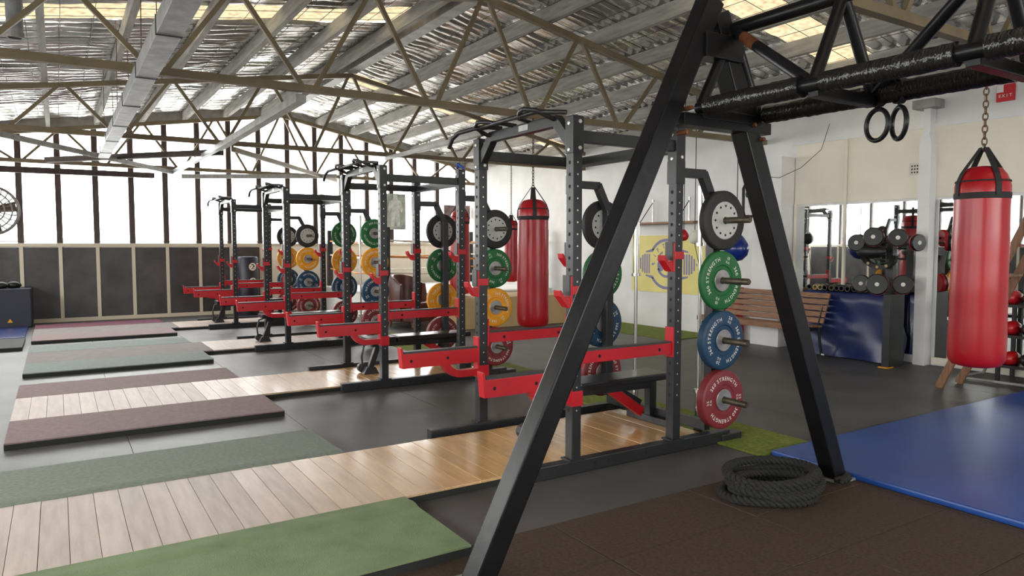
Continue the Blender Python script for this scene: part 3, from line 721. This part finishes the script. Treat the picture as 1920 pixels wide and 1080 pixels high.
# ------------------------------------------------------------------ A frame rig
rig = empty('climbing_rig', (0, 0, 0), label='black steel A-frame rig with taped triangular beam', cat='rig')
def leg(p, q): return MB().bar(p, q, .105, .105, up=(0, 1, 0)).build('leg', 'rigblk', rig, bevel=.008)
YA = 2.57
leg((1.455, YA, 0.0), (2.815, YA, 2.66)); leg((3.985, YA + .01, 0.0), (2.86, YA + .01, 2.60))
YA2 = -2.5
leg((1.55, YA2, 0.0), (2.95, YA2, 2.66)); leg((4.1, YA2, 0.0), (3.0, YA2, 2.60))
for x in (1.44, 4.0): MB().cbox(x, YA, .010, .2, .16, .014).build('foot_plate', 'gusset', rig)
def Ax(y): return 2.72 + .03 * (YA - y) / 2
def Bx(y): return 3.16 + .03 * (YA - y) / 2
def Tx(y): return 2.95 + .02 * (YA - y) / 2
AZ, TZ = 2.112, 2.53
MB().tube([(Ax(YA - .02), YA - .02, AZ), (Ax(YA2), YA2, AZ)], .030, 14).build('lower_chord', 'rigblk', rig, smooth=60)
MB().tube([(Bx(YA + .02), YA + .02, AZ), (Bx(YA2), YA2, AZ)], .030, 14).build('lower_chord', 'rigblk', rig, smooth=60)
MB().tube([(Tx(YA), YA, TZ), (Tx(YA2), YA2, TZ)], .034, 14).build('top_chord', 'rigblk', rig, smooth=60)
def taped(fx, y0, y1):
    p = []; rr = []; n = int(abs(y1 - y0) / .022)
    for k in range(n + 1):
        y = y0 + (y1 - y0) * k / n; p.append((fx(y), y, AZ + .002 * noise.noise((y * 9, 0, 1)))); rr.append(.0445 + .0035 * noise.noise((y * 23, fx(0), 4)) + .002 * (k % 2))
    MB().tube(p, rr, 14).build('tape_wrap', 'tape', rig, smooth=60)
ND = [2.54, 1.915, 1.29, .665, .04, -.6, -1.2, -1.8, -2.45]
for fx in (Ax, Bx):
    for a, b in zip(ND[:-1], ND[1:]): taped(fx, a - .05, b + .05)
def web(p, q, r=.027, m='rigblk'): return MB().tube([p, q], r, 12).build('web_tube', m, rig, smooth=60)
for i, y in enumerate(ND):
    web((Ax(y), y, AZ), (Tx(y), y + (.02 if i else 0), TZ)); web((Bx(y), y, AZ), (Tx(y), y + (.02 if i else 0), TZ))
    MB().bar((Ax(y), y, AZ - .028), (Bx(y), y, AZ - .028), .05, .05).build('cross_tube', 'rigblk', rig, bevel=.003)
    if i < len(ND) - 1:
        if i % 2 == 0: web((Tx(y), y, TZ), (Ax(ND[i + 1]), ND[i + 1], AZ))
        else: web((Bx(y), y, AZ), (Tx(ND[i + 1]), ND[i + 1], TZ)); 
_a, _b = Vector((Tx(2.54), 2.54, TZ)), Vector((Ax(1.915), 1.915, AZ))
MB().tube([_a.lerp(_b, .16), _a.lerp(_b, .34)], .0276, 12).build('rust_patch', 'rust', rig, smooth=60)
MB().bar((2.60, YA, 2.05), (3.25, YA, 2.05), .09, .06).build('collar_beam', 'rigblk', rig, bevel=.004)
MB().bar((2.72, YA - .02, 2.42), (2.99, YA - .02, 2.42), .10, .12).build('apex_plate', 'rigblk', rig, bevel=.004)
for (x, z) in ((2.79, 2.45), (2.63, 2.10), (2.60, 1.98), (3.17, 1.99), (3.1, 2.06)):
    MB().lathe([(0, -.068), (.010, -.066), (.012, -.05), (.012, .0)], 10, 'y', (x, YA, z)).build('bolt', 'rust', rig)
# rings
def gym_ring(y, dz, rz, label):
    g = empty('gym_ring', (Bx(y), y, AZ - .04), rz, label=label, cat='gym ring', group='gymnastic rings on the rig')
    n = 28
    MB().tube([(.068 * math.cos(2 * PI * k / n), 0, -.095 - dz + .07 * math.sin(2 * PI * k / n)) for k in range(n)], .011, 10, closed=True).build('hoop', 'rigblk', g, smooth=60)
    MB().cbox(0, 0, -.005 - dz / 2, .028, .004, dz + .05).build('strap', 'strap', g)
    MB().lathe([(.052, -.016), (.056, -.016), (.056, .016), (.052, .016)], 20, 'y', (0, 0, .04)).build('strap_loop', 'strap', g, smooth=40)
gym_ring(1.915 - .025, .0, 1.25, 'black gym ring under the rig beam, left of the pair')
gym_ring(1.915 - .125, .005, .95, 'black gym ring under the rig beam, right of the pair')

# ------------------------------------------------------------------ battle rope coil
br = empty('battle_rope', (3.44, 2.60, 0), label='thick black battle rope coiled at the foot of the rig', cat='rope')
path = []
loops = [(.30, .235, .030, -.02, 0), (.235, .175, .030, -.01, -.01), (.285, .22, .085, .01, .01), (.225, .165, .085, -.03, -.01), (.265, .20, .138, .02, .03)]
for li, (a, b, z, ox, oy) in enumerate(loops):
    nxt = loops[min(li + 1, len(loops) - 1)]
    for k in range(30):
        t = k / 30; th = 2 * PI * t + .5
        f = t * t * (3 - 2 * t); L = lambda u, v: u + (v - u) * f
        rr = 1 + .05 * math.sin(3 * th + li * 1.7)
        path.append(Vector((L(a, nxt[0]) * rr * math.cos(th) + L(ox, nxt[3]), L(b, nxt[1]) * rr * math.sin(th) + L(oy, nxt[4]), L(z, nxt[2]) + .012 * math.sin(2 * th + li))))
path += [Vector((v[0] * .915, v[1] * .93 , v[2])) for v in ((.27, .12, .13), (.35, .10, .08), (.43, .11, .03), (.53, .095, .028), (.625, .06, .028), (.645, -.04, .028), (.60, -.125, .028), (.50, -.13, .028), (.44, -.10, .03))]
def resample(P, step):
    out = [P[0]]; acc = 0
    for a, b in zip(P[:-1], P[1:]):
        d = (b - a).length; t = step - acc
        while t <= d: out.append(a + (b - a) * (t / d)); t += step
        acc = (acc + d) % step
    return out
sm = path
for _ in range(3): sm = [sm[0]] + [(sm[i - 1] + sm[i] * 2 + sm[i + 1]) / 4 for i in range(1, len(sm) - 1)] + [sm[-1]]
sm = resample(sm, .010)
prev = Vector((0, 0, 1)); frames = []
for i, p in enumerate(sm):
    d = (sm[min(i + 1, len(sm) - 1)] - sm[max(i - 1, 0)]).normalized(); prev = (prev - d * prev.dot(d)).normalized(); frames.append((p, prev.copy(), d.cross(prev)))
br.scale = (1.1, 1.1, .88)
for s_ in range(3):
    pts = []
    for i, (p, u, w) in enumerate(frames):
        a = i * .010 * 2 * PI / .095 + 2 * PI * s_ / 3; pts.append(p + (u * math.cos(a) + w * math.sin(a)) * .0155)
    MB().tube(pts, .0142, 7).build('rope_strand', 'ropem', br, smooth=90)

# ------------------------------------------------------------------ right wall fittings
def thing(mb, name, m, label, cat, **k):
    o = mb.build(name, m, **k); return tag(o, label, cat)
tag(MB().box(XR - .30, XR, 6.42, 6.90, 0, 2.66).build('wall_pier', 'white_wall', bevel=.006), 'white pier standing out from the side wall', kind='structure')
m1 = empty('wall_mirror', (0, 0, 0), label='wide wall mirror behind the pads left of the post', cat='mirror')
MB().box(XR - .032, XR - .002, 5.62, 6.36, .10, 1.965).build('mirror_panel', 'mirror', m1)
MB().box(XR - .032, XR - .002, 4.66, 5.61, .10, 1.965).build('mirror_panel', 'mirror', m1)
MB().box(XR - .036, XR - .001, 6.36, 6.40, .08, 2.0).build('mirror_edge', 'cream', m1)
m2 = empty('wall_mirror', (0, 0, 0), label='wall mirror behind the large bag right of the post', cat='mirror')
MB().box(XR - .032, XR - .002, 2.45, 3.52, .10, 1.965).build('mirror_panel', 'mirror', m2)
MB().box(XR - .032, XR - .002, 3.53, 4.44, .10, 1.965).build('mirror_panel', 'mirror', m2)
MB().box(XR - .05, XR - .001, 2.4, 4.46, .02, .10).build('mirror_rail', 'cream', m2)
cp = empty('wall_column', (XR - .1, 4.56, 0), label='white steel post against the mirrors', kind='structure')
MB().box(-.05, .09, -.07, .07, 0, 2.62).build('shaft', 'white_wall', cp, bevel=.006)
MB().poly([(-.07, 2.62), (.07, 2.62), (.04, 2.75), (-.04, 2.75)], -.05, .09, 'yz').build('neck', 'white_wall', cp)
MB().box(-.03, .09, -.04, .04, 2.75, 3.05).build('upper_shaft', 'white_wall', cp)
MB().box(-.12, .09, -.13, .13, 3.03, 3.13).build('cap', 'gusset', cp)
thing(MB().tube([(XR - .04, 5.63, .9), (XR - .04, 5.63, 2.81)], .02, 10), 'wall_pipe', 'cream', 'thin cream pipe running up between the mirror panels', 'pipe', smooth=60)
vt = empty('air_vent', (XR - .01, 4.71, 2.35), label='small cream air brick with square holes above the mirror', cat='vent')
MB().box(-.012, .0, -.10, .10, -.075, .075).build('plate', 'tilegrey', vt, bevel=.003)
h = MB()
for i in range(5):
    for j in range(3): h.box(-.0135, -.012, -.074 + i * .033, -.058 + i * .033, -.048 + j * .038, -.03 + j * .038)
h.build('holes', 'hole', vt)
ex = empty('exit_sign', (XR - .012, 3.79, 3.09), label='red and white exit sign high on the side wall', cat='sign')
MB().box(-.01, .01, -.09, .09, -.09, .09).build('board', 'signred', ex)
MB().box(-.0112, -.010, .02, .088, .01, .088).build('arrow_field', 'signwhite', ex)
tx = MB(); xo = .0
for k, c_ in enumerate('EXIT'): put(tx, c_, .045, lambda u, v, k=k: (-.0118, .055 - k * .036 - u, -.045 + v))
tx.build('lettering', 'signwhite', ex, fix=False)
fd = empty('flood_lamp', (XR - .34, 6.78, 2.5), label='small black twin flood lamp on the pier', cat='lamp')
for dy in (-.05, .05): MB().lathe([(0, .06), (.03, .05), (.045, 0), (.04, -.005), (0, -.005)], 12, 'x', (-.05, dy, 0)).build('head', 'iron', fd, smooth=40)
MB().box(-.02, .04, -.04, .04, -.02, .09).build('body', 'iron', fd, bevel=.004)
MB().tube([(0, 0, -.02), (-.01, -.12, -.10), (0, -.35, -.14), (.1, -.62, -.02), (.28, -.8, .22), (.30, -.9, .55)], .004, 5).build('cable', 'iron', fd)
dh = empty('dip_handle', (XR - .03, 7.0, 2.05), label='black bent handle bar bracket on the wall by the pier', cat='bracket')
MB().tube([(0, 0, -.2), (-.32, 0, -.2), (-.35, 0, -.12), (-.35, 0, .2), (-.30, 0, .28), (0, 0, .28)], .022, 10).build('frame', 'iron', dh, smooth=60)
MB().lathe([(0, -.05), (.05, -.05), (.05, .05), (0, .05)], 12, 'x', (-.2, 0, .12)).build('knob', 'iron', dh)
MB().box(-.02, .028, -.06, .06, -.3, .36).build('wall_plate', 'iron', dh)

# banner with emblem
bn = empty('club_banner', (XR - .008, 8.91, 1.11), label='yellow banner with purple dumbbell emblem on the side wall', cat='banner')
MB().box(-.006, .006, -.86, .86, -.49, .49).build('cloth', 'banner', bn)
def bf(u, v, d=.0072): return (-d, -u, v)                          # u to the right when facing the wall from the room
def ringseg(mb, r0, r1, a0, a1, n=28):
    vs = []; fs = []
    for k in range(n + 1):
        a = a0 + (a1 - a0) * k / n
        vs += [bf(r0 * math.sin(a), r0 * math.cos(a)), bf(r1 * math.sin(a), r1 * math.cos(a))]
    for k in range(n): fs.append((2 * k, 2 * k + 2, 2 * k + 3, 2 * k + 1))
    mb.add(vs, fs)
em = MB()
ringseg(em, .385, .435, -.95, .95); ringseg(em, .385, .435, PI - .95, PI + .95)
for sx in (-1, 1):
    for sy in (-1, 1):
        p0 = (math.sin(.95) * .41 * sx, math.cos(.95) * .41 * sy)
        em.add([bf(p0[0] - .03 * sx, p0[1] + .03 * sy), bf(p0[0] + .17 * sx, p0[1] - .02 * sy), bf(p0[0] + .17 * sx, p0[1] - .045 * sy), bf(p0[0] - .005 * sx, p0[1] - .03 * sy)], [(0, 1, 2, 3)])
    for k, (x0, hh) in enumerate(((.40, .17), (.455, .17), (.51, .17), (.565, .15), (.62, .10))):
        em.add([bf(sx * x0, -hh), bf(sx * (x0 + .034), -hh), bf(sx * (x0 + .034), hh), bf(sx * x0, hh)], [(0, 1, 2, 3)])
    em.add([bf(sx * .68, -.03), bf(sx * .71, 0), bf(sx * .68, .03)], [(0, 1, 2)])
    em.add([bf(sx * .30, -.025), bf(sx * .36, -.025), bf(sx * .33, .03)], [(0, 1, 2)])
ringseg(em, .19, .235, 1.95, PI * 2 - 1.95); ringseg(em, .205, .235, -1.3, -.4); ringseg(em, .205, .235, .4, 1.3)
for cx, cy, rx, ry in ((-.13, -.02, .085, .11), (.16, .02, .07, .13), (0, .07, .1, .05)):
    vs = [bf(cx + rx * math.cos(2 * PI * k / 20), cy + ry * math.sin(2 * PI * k / 20)) for k in range(20)]; em.add(vs, [tuple(range(20))])
em.build('emblem', 'purple', bn, fix=False)
tx = MB(); arc_text(tx, 'LIFTBOX', .11, .275, 0, lambda u, v: bf(u, v, .0074), sp=.75); tx.build('lettering', 'purple', bn, fix=False)
# speed ball board
sb = empty('speed_bag_shelf', (XR, 8.86, 1.80), label='thin wooden speed ball shelf above the yellow banner', cat='shelf')
MB().box(-.42, -.005, -.94, .94, -.015, .015).build('board', 'plank', sb)
for yy in (-.5, .35):
    MB().tube([(-.05, yy, .015), (-.05, yy, .42)], .014, 8).build('bolt_rod', 'chrome', sb); MB().tube([(-.35, yy, .015), (-.03, yy, .40)], .008, 6).build('stay', 'iron', sb)
def ball(loc, r, m, hang, label, m2=None, name='speed_ball'):
    b = empty(name, loc, label=label, cat='ball')
    MB().lathe([(0, -r), (r * .5, -r * .87), (r * .87, -r * .5), (r, 0), (r * .9, r * .45), (r * .62, r * .9), (r * .3, r * 1.25), (0, r * 1.4)], 24).build('body', m, b, smooth=80)
    if m2: MB().lathe([(r * .5, -r * .875), (r * .89, -r * .5), (r * 1.012, 0), (r * .91, r * .45), (r * .5, r * 1.06)], 10, 'z').build('panel', m2, b, smooth=80)
    MB().tube([(0, 0, r * 1.3), (0, 0, hang - loc[2])], .006, 6).build('cord', 'iron', b)
    return b
ball((7.50, 7.06, 1.53), .085, 'letter', 3.74, 'white and black speed ball on a cord before the banner', None)
MB_ = MB().lathe([(0, -.087), (.045, -.077), (.076, -.045), (.0875, 0), (.08, .04), (.05, .085)], 24)
half = MB(); keep = [f for f in MB_.f if sum(MB_.v[i][0] for i in f) / len(f) > .012]; half.add(MB_.v, keep)
hb = [o for o in bpy.data.objects if o.name.startswith('speed_ball')][0]
half.build('black_panel', 'gloveA', hb, smooth=80, fix=False)
MB().tube([(0, 0, -.08), (.05, -.12, -.62), (.08, -.16, -1.46)], .005, 5).build('floor_cord', 'iron', hb)
ball((7.45, 7.22, 1.56), .07, 'skin', 3.74, 'small red speed ball beside the white one')
ball((7.40, 6.25, 1.38), .16, 'plastblue', 3.74, 'glossy blue ball hanging behind the top black plate')

# ------------------------------------------------------------------ slatted bench
pk = empty('park_bench', (-.26, 0, 0), label='slatted wooden park bench with iron ends by the wall', cat='bench')
by0, by1 = 5.50, 7.20
for k in range(5):
    z = .47 + k * .078; x = 8.44 + k * .030
    MB().bar((x, by0, z), (x, by1, z), .024, .068, up=(.35, 0, 1)).build('back_slat', 'plank', pk, bevel=.004)
for k in range(5):
    MB().bar((8.37 - k * .085, by0, .405 + .006 * k), (8.37 - k * .085, by1, .405 + .006 * k), .072, .024).build('seat_slat', 'plank', pk, bevel=.004)
MB().bar((7.985, by0, .40), (7.985, by1, .40), .024, .06).build('seat_slat', 'plank', pk, bevel=.004)
for y in (by0 + .06, by1 - .1):
    MB().tube([(8.60, y, .83), (8.50, y, .62), (8.42, y, .42), (8.30, y, .36), (8.15, y, .375), (8.03, y, .40), (7.98, y, .33), (8.0, y, .2), (8.05, y, .02), (8.0, y, .012)], .018, 8).build('iron_end', 'iron', pk, smooth=60)
    MB().tube([(8.42, y, .42), (8.45, y, .2), (8.50, y, .012)], .018, 8).build('rear_leg', 'iron', pk, smooth=60)
    for x in (8.05, 8.5): MB().lathe([(0, -.02), (.03, -.02), (.03, .02), (0, .02)], 12, 'y', (x, y - .03, .031)).build('caster', 'chrome', pk)

# ------------------------------------------------------------------ tarp covered table with pads
tp = empty('covered_table', (0, 0, 0), label='low table under a shiny navy tarpaulin by the mirror', cat='table')
def tarp():
    vs = []; fs = []; x0, x1, y0, y1 = 8.40, 8.69, 4.78, 5.98
    per = []
    def seg(a, b, n):
        for k in range(n): per.append((a[0] + (b[0] - a[0]) * k / n, a[1] + (b[1] - a[1]) * k / n))
    seg((x0, y1), (x0, y0), 60); seg((x0, y0), (x1, y0), 24); seg((x1, y0), (x1, y1), 30); seg((x1, y1), (x0, y1), 24)
    cx, cy = (x0 + x1) / 2, (y0 + y1) / 2; N = len(per); rows = []
    for z, off, a in ((.835, -.25, 0), (.838, -.06, .004), (.83, -.012, .004), (.81, .0, .006), (.70, .004, .03), (.6, .006, .045), (.5, .01, .055), (.4, .014, .055), (.3, .018, .055), (.2, .022, .055), (.12, .028, .05), (.01, .03, .045)):
        for i, (x, y) in enumerate(per):
            dx, dy = x - cx, y - cy
            nx_, ny_ = (1 if x >= x1 - 1e-6 else -1 if x <= x0 + 1e-6 else 0), (1 if y >= y1 - 1e-6 else -1 if y <= y0 + 1e-6 else 0)
            q = (x - y) * 1.0; w1 = noise.noise((q * 1.5, z * 1.2, 2)) * 2.2
            f = a * .75 * (math.sin(q * 7.5 + z * 9 + w1 * 2) * .6 + .6 * noise.noise((q * 3.5, z * 4 + q * 2, 5)))
            o = off + f
            if off < -.1: x_, y_ = cx + dx * .5, cy + dy * .75
            else: x_, y_ = x + nx_ * o, y + ny_ * o
            vs.append((x_, y_, z))
    for r in range(11):
        for i in range(N): fs.append((r * N + i, r * N + (i + 1) % N, (r + 1) * N + (i + 1) % N, (r + 1) * N + i))
    fs.append(tuple(range(N)))
    return MB().add(vs, fs)
tarp().build('tarpaulin', 'navy', tp, smooth=70)
MB().box(8.44, 8.66, 4.82, 5.94, .01, .80).build('table_body', 'iron', tp)
pd = empty('board_post', (8.17, 4.66, 0), label='dark grey upright board at the end of the covered table', cat='post')
MB().box(-.05, .25, -.045, .045, 0, .86).build('upright', 'rackblk', pd, bevel=.006)
MB().box(-.09, .05, -.05, .06, 0, .012).build('foot', 'amber', pd)
# gloves laid out on the table
for k in range(13):
    y = 5.88 - k * .078; m = 'gloveC' if k in (1, 2) else ('gloveB' if k in (4, 9, 11) else 'gloveA')
    g = empty('shin_guard', (8.39 + .03 * R.random(), y, .842), R.uniform(-.25, .25), label='rolled %s pad on the covered table, %s from the pier end' % ({'gloveC': 'tan', 'gloveB': 'olive', 'gloveA': 'black'}[m], 'first second third fourth fifth sixth seventh eighth ninth tenth eleventh twelfth thirteenth'.split()[k]), cat='pad', group='rolled pads on the covered table')
    MB().lathe([(.024, 0), (.036, 0), (.040, .06), (.038, .2), (.033, .28), (.022, .28), (.024, 0)], 12, 'x', (0, 0, .04)).build('roll', m, g, smooth=50)
    MB().lathe([(.0405, .09), (.042, .09), (.042, .13), (.0405, .13)], 12, 'x', (0, 0, .04)).build('strap', 'strap', g)
o = MB().lathe([(0, .03), (.1, .025), (.16, .01), (.16, 0), (0, 0)], 16).build('lime_cloth', 'lime', smooth=40); o.location = (8.60, 5.72, .838); o.scale = (.45, 1.7, 1); tag(o, 'lime green folded cloth on the covered table', 'cloth')
# pad stand
sd = empty('pad_stand', (8.54, 4.86, .838), label='black upright stand on the table holding round pads', cat='stand')
MB().cbox(0, 0, .355, .09, .09, .71).build('post', 'rackblk', sd, bevel=.005)
for q in ((8.26, 5.12, 1.46), (8.24, 4.90, 1.53), (8.28, 4.63, 1.52), (8.42, 4.49, 1.46), (8.28, 4.98, 1.36), (8.30, 4.86, 1.22)): MB().tube([(0, 0, q[2] - .838), (q[0] - 8.54, q[1] - 4.86, q[2] - .838)], .012, 6).build('peg', 'iron', sd)
MB().box(-.14, .14, -.14, .14, 0, .02).build('base', 'rackblk', sd)
for z in (.12, .42, .55): MB().tube([(-.12, 0, z), (0, 0, z), (0, .22, z)], .012, 6).build('peg', 'iron', sd)
def mitt(loc, r, rz, tilt, m, label, t=.07):
    g = empty('focus_mitt', loc, label=label, cat='focus mitt', group='focus mitts on the pad stand'); g.rotation_euler = (0, tilt, rz)
    MB().lathe([(0, -t / 2), (r * .9, -t / 2), (r, -t / 2 + .012), (r, 0), (0, 0)], 24, 'x').build('face', 'gloveA', g, smooth=40)
    MB().lathe([(0, t / 2), (r * .85, t / 2), (r * 1.0, t / 2 - .015), (r * 1.02, .0), (0, .0)], 24, 'x').build('back', m, g, smooth=40)
    MB().lathe([(0, -t / 2 - .003), (.024, -t / 2 - .003), (.024, -t / 2 + .002)], 12, 'x').build('centre_dot', 'letter', g)
for lo, r, rz, ti, m, lb in [((8.24, 5.12, 1.46), .105, .25, .1, 'gloveA', 'black focus mitt, upper left on the pad stand'), ((8.22, 4.90, 1.53), .115, .35, .05, 'skin', 'black focus mitt with red back, top middle of the stand'),
                             ((8.26, 4.63, 1.52), .105, .5, .0, 'skin', 'black and red focus mitt, top right of the stand'), ((8.42, 4.49, 1.46), .10, 1.2, 0, 'skin', 'red focus mitt seen edge on at the right of the stand'),
                             ((8.26, 5.06, .965), .105, .3, .1, 'skin', 'black and red focus mitt, low left on the table'), ((8.16, 4.80, .968), .125, .35, .12, 'skin', 'large round kick pad with red rim, low front of the stand'),
                             ((8.34, 4.60, .97), .115, .6, .1, 'skin', 'black and red focus mitt, low right behind the large pad')]:
    mitt(lo, r, rz, ti, m, lb)
bl = empty('belly_pad', (8.26, 4.86, 1.20), label='black curved belly pad with tan studs on the stand', cat='pad')
vs = []; fs = []
for k in range(17):
    a = PI * (1.02 + .96 * k / 16)
    for (r, x) in ((.17, -.03), (.17, .03), (.235, .03), (.235, -.03)): vs.append((x - .06 * math.sin(a), -r * math.cos(a) * .95, r * math.sin(a) * .75 + .12))
for k in range(16):
    for j in range(4): fs.append((k * 4 + j, k * 4 + (j + 1) % 4, k * 4 + 4 + (j + 1) % 4, k * 4 + 4 + j))
fs += [(0, 1, 2, 3), (64, 65, 66, 67)]
MB().add(vs, fs).build('shell', 'gloveA', bl, smooth=40)
for a in (1.25, 1.45, 1.65): 
    MB().lathe([(0, -.036), (.018, -.034), (.018, -.02)], 10, 'x', (-.06 * math.sin(PI * a) , -.20 * math.cos(PI * a) * .95, .20 * math.sin(PI * a) * .75 + .12)).build('stud', 'gloveC', bl)
o = MB().lathe([(0, -.11), (.10, -.10), (.16, -.04), (.17, .02), (.13, .08), (0, .10)], 20).build('curved_shield', 'gloveA', smooth=60); o.location = (8.30, 4.98, 1.36); o.rotation_euler = (0, .2, .3); o.scale = (.5, 1, .8); tag(o, 'black bulging leather shield behind the belly pad', 'pad')

# ------------------------------------------------------------------ step ladder and gear shelf at the right edge
ld = empty('step_ladder', (0, 0, 0), label='old wooden step ladder behind the large bag', cat='ladder')
for x in (7.46, 7.86):
    MB().bar((x, 3.72, 0), (x, 2.85, 2.0), .07, .032, up=(1, 0, 0)).build('rail', 'ladder', ld, bevel=.003)
    MB().bar((x, 2.0, 0), (x, 2.80, 1.95), .05, .028, up=(1, 0, 0)).build('back_leg', 'ladder', ld, bevel=.003)
for k in range(1, 7):
    f = k / 7; MB().box(7.47, 7.85, 3.72 - .87 * f - .05, 3.72 - .87 * f + .05, 2.0 * f - .012, 2.0 * f + .012).build('tread', 'ladder', ld)
MB().box(7.44, 7.88, 2.74, 2.92, 1.98, 2.01).build('top_tread', 'ladder', ld)
gs = empty('gear_shelf', (0, 0, 0), label='black metal shelf of gear at the right edge', cat='shelf')
for z in (.16, .48, .80): MB().box(8.35, 8.72, 2.5, 3.60, z - .015, z + .015).build('shelf_board', 'iron', gs)
for x in (8.37, 8.70):
    for y in (2.52, 3.58): MB().box(x - .018, x + .018, y - .018, y + .018, 0, .95).build('post', 'iron', gs)
k = 0
for z in (.175, .495, .815):
    for y in (3.50, 3.32, 3.12):
        m, nm = [('skin', 'red'), ('gloveA', 'black'), ('skin', 'red'), ('gloveA', 'black')][(k + (k // 3)) % 4]
        g = MB().lathe([(0, 0), (.06, .005), (.09, .05), (.085, .11), (.05, .15), (0, .16)], 16).build('boxing_glove', m, smooth=60)
        g.location = (8.46, y, z); g.scale = (1.5, .9, .9); tag(g, '%s boxing glove on the %s board of the gear shelf, %s' % (nm, ['lowest', 'middle', 'top'][k // 3], ['nearest the mirror post', 'in the middle', 'on the right'][k % 3]), 'glove', 'gloves on the gear shelf'); k += 1
ff = empty('floor_frame', (0, 0, 0), label='bent steel floor frame beside the ladder foot', cat='frame')
MB().tube([(8.6, 3.75, .20), (8.55, 3.8, .03), (8.2, 3.88, .02), (8.12, 3.80, .02), (8.2, 2.9, .02), (8.6, 2.9, .02)], .016, 8).build('tube', 'gusset', ff, smooth=60)
# blue strap on rack two, red and blue pads behind the near plates
bs = empty('blue_strap', (3.80, 7.08, 2.24), label='blue strap knotted on the top of the second rack', cat='strap')
MB().tube([(0, .04, .05), (-.02, -.01, .09), (.02, -.05, .05), (.03, -.05, -.03), (.0, -.06, -.10)], .016, 8).build('loop', 'strapblue', bs, smooth=60)
kp = empty('kick_shield', (8.66, 7.42, 0), label='red and blue kick shield leaning at the pier', cat='pad')
MB().box(-.09, .09, -.2, .2, 0, .62).build('body', 'skin', kp, bevel=.03); MB().box(-.095, .095, -.205, .205, .62, .74).build('blue_band', 'plastblue', kp, bevel=.03)
MB().box(-.09, .09, -.2, .2, .74, .80).build('top', 'skin', kp, bevel=.02)

for o in bpy.data.objects:
    if o.parent and o.name.split('.')[0] in ('peg_holes', 'pin_holes', 'bolts', 'bolt_holes', 'rail_holes', 'arm_holes', 'bar_holes', 'holes', 'lettering', 'cage'): o['kind'] = 'stuff'
